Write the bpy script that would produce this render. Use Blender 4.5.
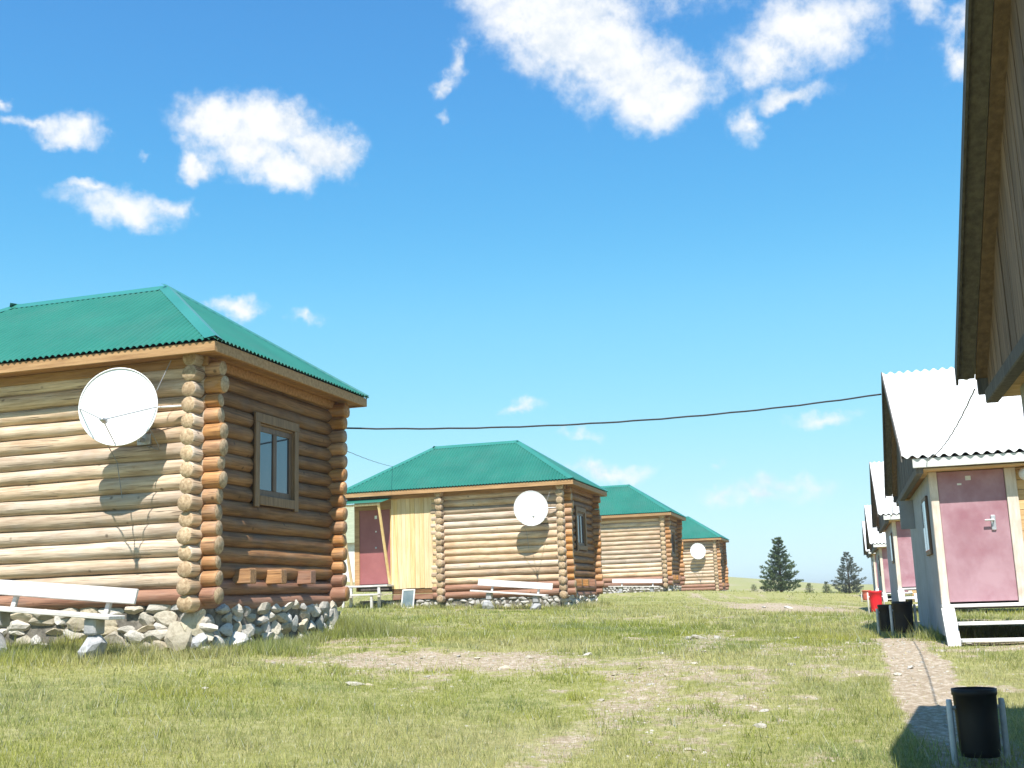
import bpy, math, random
import numpy as np
from mathutils import Vector, Matrix

for o in list(bpy.data.objects): bpy.data.objects.remove(o)
scene = bpy.context.scene
col = scene.collection
R = math.radians
Z0 = 1.55                      # the eye stands 1.55 m above the datum

# ------------------------------------------------------------------ camera
PITCH, ROLL, FOCAL = R(11.015), R(1.871), 39.075
cam_d = bpy.data.cameras.new('camera'); cam_d.sensor_width = 36; cam_d.lens = FOCAL
cam_d.clip_start = .05; cam_d.clip_end = 6000
cam = bpy.data.objects.new('camera', cam_d); col.objects.link(cam)
cp, sp, cr, sr = math.cos(PITCH), math.sin(PITCH), math.cos(ROLL), math.sin(ROLL)
fw, up, rt = Vector((0, cp, sp)), Vector((0, -sp, cp)), Vector((1, 0, 0))
r2 = rt*cr - up*sr; u2 = up*cr + rt*sr
M4 = Matrix((r2, u2, -fw)).transposed().to_4x4(); M4.translation = (0, 0, Z0)
cam.matrix_world = M4
scene.camera = cam

# ------------------------------------------------------------------ sun, sky, exposure
SUN_EL, SUN_TRAVEL = R(55), R(3.4)        # light travels 3.4 deg right of +Y
SUN_STR, SKY_STR, EXPO = 4.8, 0.124, 0.80
sd = bpy.data.lights.new('sun', 'SUN'); sd.energy = SUN_STR; sd.angle = R(.53); sd.color = (1, .955, .88)
sun = bpy.data.objects.new('sun', sd); col.objects.link(sun)
ldir = Vector((math.sin(SUN_TRAVEL)*math.cos(SUN_EL), math.cos(SUN_TRAVEL)*math.cos(SUN_EL), -math.sin(SUN_EL)))
sun.rotation_euler = ldir.to_track_quat('-Z', 'Y').to_euler()
scene.view_settings.view_transform = 'Standard'; scene.view_settings.look = 'None'
scene.view_settings.exposure = EXPO; scene.view_settings.gamma = 1
scene.view_settings.use_curve_mapping = False

world = bpy.data.worlds.new('World'); scene.world = world; world.use_nodes = True
def build_sky():
    nt = world.node_tree; N = nt.nodes; L = nt.links
    N.clear()
    def math_(op, a, b=None, c=None, clamp=False):
        n = N.new('ShaderNodeMath'); n.operation = op; n.use_clamp = clamp
        for i, v in enumerate((a, b, c)):
            if v is None: continue
            if isinstance(v, (int, float)): n.inputs[i].default_value = v
            else: L.new(v, n.inputs[i])
        return n.outputs[0]
    def vm(op, a, b=None, c=None, out=0):
        n = N.new('ShaderNodeVectorMath'); n.operation = op
        for i, v in enumerate((a, b, c)):
            if v is None: continue
            if isinstance(v, (tuple, list)): n.inputs[i].default_value = v
            else: L.new(v, n.inputs[i])
        return n.outputs[out]
    def noise(vec, scale, det=5, rough=.55):
        n = N.new('ShaderNodeTexNoise'); n.inputs['Scale'].default_value = scale
        n.inputs['Detail'].default_value = det; n.inputs['Roughness'].default_value = rough
        L.new(vec, n.inputs['Vector']); return n
    def sstep(x, a, b):
        n = N.new('ShaderNodeMapRange'); n.interpolation_type = 'SMOOTHSTEP'
        n.inputs['From Min'].default_value = a; n.inputs['From Max'].default_value = b
        L.new(x, n.inputs['Value']); return n.outputs[0]
    def mix(f, a, b):
        n = N.new('ShaderNodeMix'); n.data_type = 'RGBA'
        if isinstance(f, (int, float)): n.inputs[0].default_value = f
        else: L.new(f, n.inputs[0])
        for s, v in ((6, a), (7, b)):
            if isinstance(v, tuple): n.inputs[s].default_value = (*v, 1)
            else: L.new(v, n.inputs[s])
        return n.outputs[2]
    sky = N.new('ShaderNodeTexSky'); sky.sky_type = 'NISHITA'; sky.sun_disc = False
    sky.sun_elevation = SUN_EL; sky.sun_rotation = math.pi + SUN_TRAVEL
    sky.altitude = 900; sky.air_density = .7; sky.dust_density = 0; sky.ozone_density = 3.0
    # the camera's colour response to the blue of the sky, one curve for the whole dome
    sc0 = vm('MULTIPLY', sky.outputs[0], (.1, .1, .1))
    hs = N.new('ShaderNodeRGBCurve'); L.new(sc0, hs.inputs['Color'])
    for ch, pts in enumerate((((.064, .042), (.093, .062), (.147, .125), (.352, .275), (.622, .355)),
                              ((.114, .162), (.165, .230), (.257, .335), (.556, .455), (.831, .49)),
                              ((.235, .365), (.327, .43), (.474, .49), (.812, .53), (.93, .535)))):
        cv = hs.mapping.curves[ch]; cv.points[1].location = (1, pts[-1][1]+.01)
        for p in pts: cv.points.new(*p)
    hs.mapping.update()
    sky_rgb = vm('MULTIPLY', hs.outputs[0], (10, 10, 10))
    tc = N.new('ShaderNodeTexCoord')
    d = vm('NORMALIZE', tc.outputs['Generated'])
    sx = N.new('ShaderNodeSeparateXYZ'); L.new(d, sx.inputs[0])
    az = math_('ARCTAN2', sx.outputs[0], sx.outputs[1]); el = math_('ARCSINE', sx.outputs[2])
    cb = N.new('ShaderNodeCombineXYZ'); L.new(az, cb.inputs[0]); L.new(el, cb.inputs[1])
    ae = cb.outputs[0]
    w1 = noise(d, 14, 4); w2 = noise(d, 55, 4)
    warp = vm('ADD', vm('MULTIPLY', vm('SUBTRACT', w1.outputs['Color'], (.5, .5, .5)), (.058, .04, 0)),
              vm('MULTIPLY', vm('SUBTRACT', w2.outputs['Color'], (.5, .5, .5)), (.028, .022, 0)))
    q = vm('ADD', ae, warp)
    clouds = [(-0.2380,0.3985,0.060,0.030,.95),(0.0785,0.488,0.09,0.045,.95),(0.128,0.452,0.08,0.04,.95),(-0.2706,0.4155,0.0492,0.0252,1),(-0.2162,0.4188,0.0542,0.0288,1),(-0.1727,0.3979,0.0371,0.0324,1),(-0.2067,0.3796,0.0659,0.0225,1),(-0.2831,0.3788,0.0174,0.0135,.8),
     (-0.395,0.3996,0.0371,0.0162,.8),(-0.4214,0.4035,0.0274,0.009,.7),(-0.3467,0.343,0.0573,0.0198,.8),(-0.3722,0.3532,0.0326,0.0099,.7),(-0.3068,0.3502,0.0287,0.0126,.65),(-0.3313,0.3899,0.0088,0.0072,.4),(-0.4476,0.4141,0.0118,0.0054,.55),
     (-0.2456,0.2625,0.0307,0.0126,.75),(-0.1807,0.2542,0.0177,0.0081,.65),
     (0.0539,0.5109,0.098,0.0432,1),(0.105,0.4709,0.0757,0.0405,1),(0.1457,0.4359,0.0744,0.0324,1),(0.2276,0.4075,0.0196,0.0234,.7),(0.2701,0.4248,0.0434,0.0126,.7),(0.2982,0.4802,0.0761,0.0432,.9),(0.2463,0.4633,0.0503,0.027,.7),(0.001,0.5371,0.0628,0.036,.9),
     (-0.0422,0.4769,0.0142,0.018,.6),(-0.0553,0.4561,0.01,0.009,.55),(-0.0511,0.4334,0.0089,0.0081,.4),(0.394,0.4727,0.0162,0.018,.5),(0.4285,0.4594,0.0241,0.018,.6),(0.42,0.4313,0.0198,0.0198,.7),(0.1969,0.543,0.2102,0.0405,.8),
     (0.0038,0.1678,0.0219,0.0063,.4),(0.081,0.1093,0.0453,0.0081,.4),(0.2736,0.1453,0.0382,0.0081,.45),(0.2203,0.0851,0.0587,0.0108,.42),(0.2424,0.0952,0.0362,0.009,.42),(0.1758,0.1049,0.009,0.0054,.35),(0.0601,0.1433,0.0164,0.0063,.3),(0.1858,0.086,0.0226,0.0063,.4)]
    acc = None
    for a, e, rx, ry, w in clouds:
        p = vm('MULTIPLY_ADD', q, (1/rx, 1/ry, 0), (-a/rx, -e/ry, 0))
        ln = vm('LENGTH', p, out=1)
        v = math_('MULTIPLY_ADD', ln, -w*.9, w*.9)
        acc = v if acc is None else math_('SMOOTH_MAX', acc, v, .22)
    # the rest of the dome carries the same scattered fair-weather cumulus
    plane = vm('DIVIDE', d, None); 
    zz = math_('ADD', math_('MAXIMUM', sx.outputs[2], 0), .12)
    c3 = N.new('ShaderNodeCombineXYZ'); L.new(zz, c3.inputs[0]); L.new(zz, c3.inputs[1]); c3.inputs[2].default_value = 1
    plane = vm('DIVIDE', d, c3.outputs[0])
    gen = noise(plane, 1.6, 6, .5)
    genv = math_('MULTIPLY_ADD', gen.outputs[0], 4.0, -2.35)
    away = math_('ABSOLUTE', math_('SUBTRACT', az, .05))
    awm = math_('MAXIMUM', sstep(away, .52, .7), sstep(el, .56, .66))
    genv = math_('SUBTRACT', math_('MULTIPLY', math_('ADD', genv, 1.5), awm), 1.5)
    acc = math_('MAXIMUM', acc, genv)
    n3 = noise(d, 30, 9, .66); n4 = noise(d, 13, 6, .55)
    n5 = noise(vm('ADD', d, (0, 0, .014)), 13, 6, .55); n6 = noise(vm('ADD', d, (0, 0, .006)), 30, 9, .66)
    dens = math_('ADD', acc, math_('MULTIPLY_ADD', n3.outputs[0], 1.05, -.53))
    dens = math_('ADD', dens, math_('MULTIPLY_ADD', n4.outputs[0], .6, -.30))
    core = sstep(acc, -.30, .14)
    alpha = math_('MULTIPLY', sstep(dens, -.08, .62), core)
    alpha = math_('MULTIPLY', alpha, .97)
    rel = math_('ADD', math_('MULTIPLY', math_('SUBTRACT', n4.outputs[0], n5.outputs[0]), 2.2), math_('MULTIPLY', math_('SUBTRACT', n3.outputs[0], n6.outputs[0]), 1.3))
    shade = sstep(rel, -.42, .12)
    lit = mix(shade, (3.7, 4.05, 4.45), (4.85, 4.9, 4.95))
    final = mix(alpha, sky_rgb, lit)
    bg = N.new('ShaderNodeBackground'); bg.inputs['Strength'].default_value = SKY_STR
    L.new(final, bg.inputs[0])
    out = N.new('ShaderNodeOutputWorld'); L.new(bg.outputs[0], out.inputs[0])
build_sky()

# ------------------------------------------------------------------ helpers
rng = random.Random(7)
def link(o): col.objects.link(o); return o
def tag(o, label=None, cat=None, group=None, kind=None):
    if label: o['label'] = label
    if cat: o['category'] = cat
    if group: o['group'] = group
    if kind: o['kind'] = kind
    return o
def empty(name, loc=(0, 0, 0), rz=0):
    o = bpy.data.objects.new(name, None); o.empty_display_size = .2
    o.location = loc; o.rotation_euler = (0, 0, rz); return link(o)
class MB:
    def __init__(s): s.v = []; s.f = []; s.m = []; s.mi = 0
    def add(s, vs, fs):
        b = len(s.v); s.v += [tuple(v) for v in vs]
        for f in fs: s.f.append(tuple(i+b for i in f)); s.m.append(s.mi)
    def box(s, x0, x1, y0, y1, z0, z1, M=None):
        vs = [Vector((x, y, z)) for z in (z0, z1) for y in (y0, y1) for x in (x0, x1)]
        if M is not None: vs = [M @ v for v in vs]
        s.add(vs, [(0, 2, 3, 1), (4, 5, 7, 6), (0, 1, 5, 4), (2, 6, 7, 3), (0, 4, 6, 2), (1, 3, 7, 5)])
    def cbox(s, x0, x1, y0, y1, z0, z1, c=.006, M=None):
        """box with chamfered edges"""
        c = min(c, abs(x1-x0)*.3, abs(y1-y0)*.3, abs(z1-z0)*.3)
        X, Y, Z = (x0, x1), (y0, y1), (z0, z1); vs = []; idx = {}
        for i in (0, 1):
            for j in (0, 1):
                for k in (0, 1):
                    sx, sy, sz = (1-2*i)*c, (1-2*j)*c, (1-2*k)*c
                    for a, p in enumerate(((X[i], Y[j]+sy, Z[k]+sz), (X[i]+sx, Y[j], Z[k]+sz), (X[i]+sx, Y[j]+sy, Z[k]))):
                        idx[i, j, k, a] = len(vs); vs.append(Vector(p))
        fs = []
        for i in (0, 1): fs.append([idx[i, 0, 0, 0], idx[i, 0, 1, 0], idx[i, 1, 1, 0], idx[i, 1, 0, 0]])
        for j in (0, 1): fs.append([idx[0, j, 0, 1], idx[1, j, 0, 1], idx[1, j, 1, 1], idx[0, j, 1, 1]])
        for k in (0, 1): fs.append([idx[0, 0, k, 2], idx[1, 0, k, 2], idx[1, 1, k, 2], idx[0, 1, k, 2]])
        for i in (0, 1):
            for j in (0, 1): fs.append([idx[i, j, 0, 0], idx[i, j, 0, 1], idx[i, j, 1, 1], idx[i, j, 1, 0]])
        for i in (0, 1):
            for k in (0, 1): fs.append([idx[i, 0, k, 0], idx[i, 0, k, 2], idx[i, 1, k, 2], idx[i, 1, k, 0]])
        for j in (0, 1):
            for k in (0, 1): fs.append([idx[0, j, k, 1], idx[0, j, k, 2], idx[1, j, k, 2], idx[1, j, k, 1]])
        for i in (0, 1):
            for j in (0, 1):
                for k in (0, 1): fs.append([idx[i, j, k, 0], idx[i, j, k, 1], idx[i, j, k, 2]])
        cen = Vector(((x0+x1)/2, (y0+y1)/2, (z0+z1)/2)); ff = []
        for f in fs:
            n = (vs[f[1]]-vs[f[0]]).cross(vs[f[2]]-vs[f[0]]); m = sum((vs[i] for i in f), Vector())/len(f)
            ff.append(f if n.dot(m-cen) > 0 else f[::-1])
        if M is not None: vs = [M @ v for v in vs]
        s.add(vs, ff)
    def tube(s, pts, r, n=8, cap=True):
        pts = [Vector(p) for p in pts]; rs = r if isinstance(r, (list, tuple)) else [r]*len(pts)
        b = len(s.v); t0 = None
        for i, p in enumerate(pts):
            t = (pts[min(i+1, len(pts)-1)]-pts[max(i-1, 0)]).normalized()
            a = t.orthogonal().normalized() if t0 is None else (t0 - t*t0.dot(t)).normalized()
            t0 = a; c = t.cross(a)
            for k in range(n):
                an = 2*math.pi*k/n; s.v.append(tuple(p+(a*math.cos(an)+c*math.sin(an))*rs[i]))
        for i in range(len(pts)-1):
            for k in range(n):
                k2 = (k+1) % n
                s.f.append((b+i*n+k, b+i*n+k2, b+(i+1)*n+k2, b+(i+1)*n+k)); s.m.append(s.mi)
        if cap:
            s.f.append(tuple(b+k for k in range(n))[::-1]); s.m.append(s.mi)
            s.f.append(tuple(b+(len(pts)-1)*n+k for k in range(n))); s.m.append(s.mi)
    def mesh(s, name, mats, smooth=False):
        me = bpy.data.meshes.new(name); me.from_pydata(s.v, [], s.f)
        for m in (mats if isinstance(mats, (list, tuple)) else [mats]): me.materials.append(m)
        if any(s.m): me.polygons.foreach_set('material_index', s.m)
        if smooth: me.polygons.foreach_set('use_smooth', [True]*len(me.polygons))
        me.update(); return me
    def build(s, name, mats, parent=None, smooth=False, loc=(0, 0, 0), rot=(0, 0, 0)):
        return put(name, s.mesh(name, mats, smooth), parent, loc, rot)
def put(name, me, parent=None, loc=(0, 0, 0), rot=(0, 0, 0), scale=(1, 1, 1)):
    o = bpy.data.objects.new(name, me); o.location = loc; o.rotation_euler = rot; o.scale = scale
    if parent: o.parent = parent
    return link(o)
def box(name, m, parent, x0, x1, y0, y1, z0, z1, c=.006, M=None):
    b = MB(); b.cbox(x0, x1, y0, y1, z0, z1, c, M); return b.build(name, m, parent)

# ------------------------------------------------------------------ materials
def mat(name, c1, c2, nscale=4, stretch=(1, 1, 1), rough=.8, bump=.15, rand=.12, spec=.3, metal=0,
        det=6, cracks=0, dirt=None, dirt_scale=1.5, dirt_amt=.5, contrast=(.35, .65), fine=None, hue=0.0):
    m = bpy.data.materials.new(name); m.use_nodes = True; nt = m.node_tree; N = nt.nodes; L = nt.links
    bs = N['Principled BSDF']; bs.inputs['Roughness'].default_value = rough
    bs.inputs['Specular IOR Level'].default_value = spec; bs.inputs['Metallic'].default_value = metal
    tc = N.new('ShaderNodeTexCoord'); oi = N.new('ShaderNodeObjectInfo')
    off = N.new('ShaderNodeVectorMath'); off.operation = 'ADD'
    sc = N.new('ShaderNodeVectorMath'); sc.operation = 'SCALE'; sc.inputs[0].default_value = (13, 29, 7)
    L.new(oi.outputs['Random'], sc.inputs['Scale'])
    L.new(tc.outputs['Object'], off.inputs[0]); L.new(sc.outputs[0], off.inputs[1])
    mp = N.new('ShaderNodeMapping'); mp.inputs['Scale'].default_value = stretch; L.new(off.outputs[0], mp.inputs[0])
    no = N.new('ShaderNodeTexNoise'); no.inputs['Scale'].default_value = nscale; no.inputs['Detail'].default_value = det
    no.inputs['Roughness'].default_value = .62; L.new(mp.outputs[0], no.inputs['Vector'])
    cr_ = N.new('ShaderNodeValToRGB'); cr_.color_ramp.elements[0].position = contrast[0]; cr_.color_ramp.elements[1].position = contrast[1]
    cr_.color_ramp.elements[0].color = (*c1, 1); cr_.color_ramp.elements[1].color = (*c2, 1)
    L.new(no.outputs[0], cr_.inputs[0]); c = cr_.outputs[0]
    if dirt:
        n2 = N.new('ShaderNodeTexNoise'); n2.inputs['Scale'].default_value = dirt_scale; n2.inputs['Detail'].default_value = 5
        L.new(off.outputs[0], n2.inputs['Vector'])
        mr = N.new('ShaderNodeMapRange'); mr.inputs['From Min'].default_value = .5; mr.inputs['From Max'].default_value = .72
        mr.inputs['To Max'].default_value = dirt_amt; L.new(n2.outputs[0], mr.inputs[0])
        mx = N.new('ShaderNodeMix'); mx.data_type = 'RGBA'; L.new(mr.outputs[0], mx.inputs[0]); L.new(c, mx.inputs[6])
        mx.inputs[7].default_value = (*dirt, 1); c = mx.outputs[2]
    if cracks:
        def streak(sv, scale, lo, hi, colr, amt):
            nonlocal c
            m3 = N.new('ShaderNodeMapping'); m3.inputs['Scale'].default_value = sv; L.new(off.outputs[0], m3.inputs[0])
            n3 = N.new('ShaderNodeTexNoise'); n3.inputs['Scale'].default_value = scale; n3.inputs['Detail'].default_value = 4; L.new(m3.outputs[0], n3.inputs['Vector'])
            r3 = N.new('ShaderNodeMapRange'); r3.inputs['From Min'].default_value = lo; r3.inputs['From Max'].default_value = hi; r3.inputs['To Max'].default_value = amt
            L.new(n3.outputs[0], r3.inputs[0]); mx = N.new('ShaderNodeMix'); mx.data_type = 'RGBA'; L.new(r3.outputs[0], mx.inputs[0]); L.new(c, mx.inputs[6]); mx.inputs[7].default_value = (*colr, 1); c = mx.outputs[2]
        dk = tuple(v*.28 for v in c1); gy = tuple(.45*v+.55*sum(c2)/3*.75 for v in c2)
        streak((.45, 1, 1), 6, .52, .68, gy, .4)                       # greyed, weathered runs
        streak((.22, 9, 9), 6, .615, .655, dk, cracks)                  # drying checks
        vo = N.new('ShaderNodeTexVoronoi'); vo.inputs['Scale'].default_value = 3.4; L.new(off.outputs[0], vo.inputs['Vector'])
        kr = N.new('ShaderNodeMapRange'); kr.inputs['From Min'].default_value = .11; kr.inputs['From Max'].default_value = .05; kr.inputs['To Max'].default_value = .75
        L.new(vo.outputs['Distance'], kr.inputs[0]); mk = N.new('ShaderNodeMix'); mk.data_type = 'RGBA'; L.new(kr.outputs[0], mk.inputs[0]); L.new(c, mk.inputs[6]); mk.inputs[7].default_value = (*dk, 1); c = mk.outputs[2]
    h = N.new('ShaderNodeHueSaturation'); L.new(c, h.inputs['Color'])
    mr = N.new('ShaderNodeMapRange'); mr.inputs['To Min'].default_value = 1-rand; mr.inputs['To Max'].default_value = 1+rand
    L.new(oi.outputs['Random'], mr.inputs[0]); L.new(mr.outputs[0], h.inputs['Value'])
    if hue:
        ml = N.new('ShaderNodeMath'); ml.operation = 'MULTIPLY'; ml.inputs[1].default_value = 7.31; L.new(oi.outputs['Random'], ml.inputs[0])
        fr = N.new('ShaderNodeMath'); fr.operation = 'FRACT'; L.new(ml.outputs[0], fr.inputs[0])
        m2 = N.new('ShaderNodeMapRange'); m2.inputs['To Min'].default_value = 1-hue; m2.inputs['To Max'].default_value = 1+hue*.6
        L.new(fr.outputs[0], m2.inputs[0]); L.new(m2.outputs[0], h.inputs['Saturation'])
    L.new(h.outputs[0], bs.inputs['Base Color'])
    if bump:
        b = N.new('ShaderNodeBump'); b.inputs['Strength'].default_value = bump; b.inputs['Distance'].default_value = .02
        if fine:
            n4 = N.new('ShaderNodeTexNoise'); n4.inputs['Scale'].default_value = fine; L.new(mp.outputs[0], n4.inputs['Vector']); L.new(n4.outputs[0], b.inputs['Height'])
        else: L.new(no.outputs[0], b.inputs['Height'])
        L.new(b.outputs[0], bs.inputs['Normal'])
    return m
GR = (.8, 13, 13)   # grain along the local X of a log
M = {}
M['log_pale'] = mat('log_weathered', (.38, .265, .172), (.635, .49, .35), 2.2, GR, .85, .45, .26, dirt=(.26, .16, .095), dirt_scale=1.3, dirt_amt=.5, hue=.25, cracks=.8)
M['log_stain'] = mat('log_orange_stain', (.27, .125, .045), (.52, .27, .105), 2.2, GR, .6, .3, .18, spec=.35, dirt=(.17, .07, .03), dirt_scale=2, hue=.2, cracks=.7)
M['log_red'] = mat('log_red_stain', (.20, .095, .06), (.34, .185, .12), 2.2, GR, .6, .3, .15, spec=.35, cracks=.7)
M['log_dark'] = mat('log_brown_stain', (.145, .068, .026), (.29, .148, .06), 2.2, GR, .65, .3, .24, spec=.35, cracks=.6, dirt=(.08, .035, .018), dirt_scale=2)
M['endgrain'] = mat('log_end_grain', (.28, .19, .11), (.53, .395, .255), 26, (1, 1, 1), .9, .3, .15, dirt=(.25, .16, .09), dirt_scale=4)
M['plank_new'] = mat('fresh_pine_plank', (.60, .42, .20), (.76, .58, .33), 2, (9, 9, .7), .7, .12, .1, hue=.15)
M['plank_eave'] = mat('eave_plank', (.29, .16, .072), (.45, .275, .135), 2.4, (.8, 9, 9), .75, .2, .12)
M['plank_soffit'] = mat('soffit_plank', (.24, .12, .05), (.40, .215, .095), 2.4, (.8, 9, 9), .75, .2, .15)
M['plank_grey'] = mat('weathered_grey_plank', (.075, .068, .062), (.14, .125, .112), 2.4, (9, 9, .8), .85, .3, .22)
M['plank_brown'] = mat('brown_gable_plank', (.135, .09, .062), (.235, .158, .106), 2.4, (9, 9, .8), .85, .3, .2)
M['siding'] = mat('tan_siding', (.44, .27, .12), (.62, .42, .22), 2.4, (.8, 9, 9), .75, .2, .12)
M['roof'] = mat('green_roof_sheet', (.016, .135, .098), (.023, .165, .120), 1.2, (1, 1, 1), .42, .0, .04, spec=.45, dirt=(.04, .15, .115), dirt_scale=1.1, dirt_amt=.6)
M['roof_cap'] = mat('green_ridge_cap', (.03, .185, .145), (.04, .21, .17), 1.2, (1, 1, 1), .3, .0, .04, spec=.6)
M['slate'] = mat('white_slate_sheet', (.68, .68, .68), (.80, .80, .80), 3, (1, 1, 1), .85, .1, .04, dirt=(.46, .45, .43), dirt_scale=1.2, dirt_amt=.35)
M['white_paint'] = mat('white_paint', (.58, .565, .54), (.75, .735, .71), 5, (1, 1, 1), .6, .1, .05, dirt=(.45, .42, .38), dirt_scale=6, dirt_amt=.35)
M['bench_white'] = mat('bench_white_paint', (.47, .44, .42), (.68, .655, .635), 3, (1, 9, 9), .6, .15, .05, dirt=(.40, .36, .32), dirt_scale=8, dirt_amt=.45)
M['beige_paint'] = mat('beige_paint', (.55, .46, .38), (.68, .60, .52), 4, (9, 9, 1), .7, .15, .06, dirt=(.38, .3, .23), dirt_scale=4, dirt_amt=.5)
M['grey_wall'] = mat('grey_plaster', (.31, .315, .33), (.38, .385, .40), 5, (1, 1, 1), .9, .2, .03, dirt=(.25, .245, .24), dirt_scale=1.2, dirt_amt=.6)
M['door_pink'] = mat('faded_maroon_door', (.33, .175, .205), (.42, .255, .29), 2.2, (1.5, 1, 1), .5, .08, .04, spec=.4, dirt=(.28, .115, .145), dirt_scale=2.4, dirt_amt=.8)
M['door_maroon'] = mat('maroon_door', (.26, .085, .085), (.32, .115, .115), 2, (1, 1, 1), .5, .05, .04, spec=.4)
M['stone'] = mat('pale_field_stone', (.34, .295, .225), (.58, .525, .42), 5, (1, 1, 1), .92, .6, .22, dirt=(.25, .22, .17), dirt_scale=5, dirt_amt=.5, hue=.5)
M['stone_white'] = mat('white_field_stone', (.34, .315, .28), (.60, .565, .51), 5, (1, 1, 1), .92, .6, .22, dirt=(.24, .22, .20), dirt_scale=5, dirt_amt=.5, hue=.6)
M['stone_grey'] = mat('grey_boulder', (.26, .26, .27), (.46, .46, .47), 6, (1, 1, 1), .92, .5, .15)
M['mortar'] = mat('dark_mortar', (.085, .078, .066), (.235, .21, .175), 9, (1, 1, 1), .95, .9, .1)
M['dish'] = mat('white_enamel', (.78, .78, .78), (.82, .82, .82), 3, (1, 1, 1), .35, 0, .02, spec=.5)
M['metal'] = mat('galvanised_steel', (.42, .43, .45), (.56, .57, .59), 20, (1, 1, 1), .45, 0, .05, metal=.6)
M['post'] = mat('pale_painted_pipe', (.46, .48, .51), (.62, .64, .66), 12, (1, 1, 1), .5, 0, .08, dirt=(.3, .24, .2), dirt_scale=9, dirt_amt=.4)
M['frame_brown'] = mat('brown_window_frame', (.11, .068, .042), (.17, .11, .07), 3, (9, 9, 1), .5, .1, .08)
M['casing'] = mat('window_casing', (.17, .10, .05), (.27, .165, .085), 3, (9, 9, 1), .6, .15, .1)
M['bin_black'] = mat('black_bin', (.006, .006, .007), (.012, .012, .013), 6, (1, 1, 1), .5, .05, .1, spec=.3)
M['bin_red'] = mat('red_bin', (.62, .012, .02), (.70, .02, .03), 5, (1, 1, 1), .45, .0, .03)
M['bin_orange'] = mat('faded_red_bin', (.42, .09, .06), (.52, .13, .09), 5, (1, 1, 1), .5, .0, .03)
M['cable'] = mat('black_cable', (.03, .03, .032), (.05, .05, .052), 8, (1, 1, 1), .6, 0, 0)
M['cable_grey'] = mat('grey_cable', (.20, .20, .21), (.28, .28, .29), 8, (1, 1, 1), .6, 0, 0)
M['dark'] = mat('dark_interior', (.012, .012, .012), (.02, .02, .02), 3, rough=.9, bump=0)
M['bark'] = mat('pine_bark', (.07, .045, .03), (.14, .10, .07), 8, (3, 3, 1), .9, .5, .1)
M['teal_shade'] = mat('greenish_roofing', (.22, .25, .17), (.30, .32, .22), 3, (1, 6, 6), .8, .2, .05)
M['glass_grey'] = mat('dusty_glass', (.10, .14, .15), (.16, .20, .21), 3, (1, 1, 1), .15, 0, .02, spec=.8)
def glass_mat():
    m = bpy.data.materials.new('window_glass'); m.use_nodes = True
    b = m.node_tree.nodes['Principled BSDF']; b.inputs['Base Color'].default_value = (.02, .03, .045, 1)
    b.inputs['Roughness'].default_value = .03; b.inputs['IOR'].default_value = 2.1; b.inputs['Specular IOR Level'].default_value = .6
    return m
M['glass'] = glass_mat()
def vcol_mat(name, rough=.8, trans=.25, bump=0):
    m = bpy.data.materials.new(name); m.use_nodes = True; nt = m.node_tree; N = nt.nodes
    b = N['Principled BSDF']; b.inputs['Roughness'].default_value = rough; b.inputs['Specular IOR Level'].default_value = .15
    a = N.new('ShaderNodeAttribute'); a.attribute_name = 'tint'
    nt.links.new(a.outputs['Color'], b.inputs['Base Color'])
    if trans:
        t = N.new('ShaderNodeBsdfTranslucent'); nt.links.new(a.outputs['Color'], t.inputs['Color'])
        mx = N.new('ShaderNodeMixShader'); mx.inputs[0].default_value = trans
        nt.links.new(b.outputs[0], mx.inputs[1]); nt.links.new(t.outputs[0], mx.inputs[2])
        nt.links.new(mx.outputs[0], N['Material Output'].inputs[0])
    return m
M['grass'] = vcol_mat('grass_blade', .7, .35)
M['needles'] = vcol_mat('pine_needles', .7, .2)

# ------------------------------------------------------------------ terrain
CP = np.array([(-3.567,7.9,-1.007),(-1.847,8,-1.074),(-.086,8,-1.129),(1.67,8,-1.184),(2.845,7.9,-1.207),(-3.805,14.2,-.56),(-6.67,14.6,-.44),(-5.277,13.5,-.47),(-2.77,17.5,-.44),(-8,18,-.3),(1.722,32.2,-.28),(-2.377,34,-.14),(6.838,50.5,.2),(3.727,52,.16),(12.188,70,.06),(7.6,71,.12),(6.375,15.2,-.73),(5.724,17,-.74),(9.4,30,-.66),(13.29,44,-.5),(17.35,75,-.1),(23.9,82,-.5),(14.3,75,.12),(1.874,13.5,-.752),(.36,11,-.947),(3.44,10.2,-1.0),(2.488,8.5,-1.17),(0,0,-1.5),(-8,0,-1.4),(8,0,-1.55),(10,10,-1.05),(-9,60,1.3),(-16,34,.4),(14,22,-.75),(22,50,-.6),(-5,95,1.2),(16,100,.3),(34,100,-.3),(2.5,22,-.55),(5,24,-.6)])
def _phi(r): return r*r*np.log(r+1e-9)
def _tps(C, lam=.5):
    n = len(C); d = np.hypot(C[:, None, 0]-C[None, :, 0], C[:, None, 1]-C[None, :, 1])
    A = np.zeros((n+3, n+3)); A[:n, :n] = _phi(d)+lam*np.eye(n); P = np.c_[np.ones(n), C[:, :2]]
    A[:n, n:] = P; A[n:, :n] = P.T
    return np.linalg.solve(A, np.r_[C[:, 2], 0, 0, 0])
TW = _tps(CP)
def sstep(a, b, x):
    t = np.clip((x-a)/(b-a), 0, 1); return t*t*(3-2*t)
def _hash(ix, iy, seed):
    n = (ix.astype(np.int64)*374761393 + iy.astype(np.int64)*668265263 + seed*982451653) & 0x7fffffff
    n = ((n ^ (n >> 13))*1274126177) & 0x7fffffff
    return ((n ^ (n >> 16)) & 0xffff)/65535.
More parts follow.
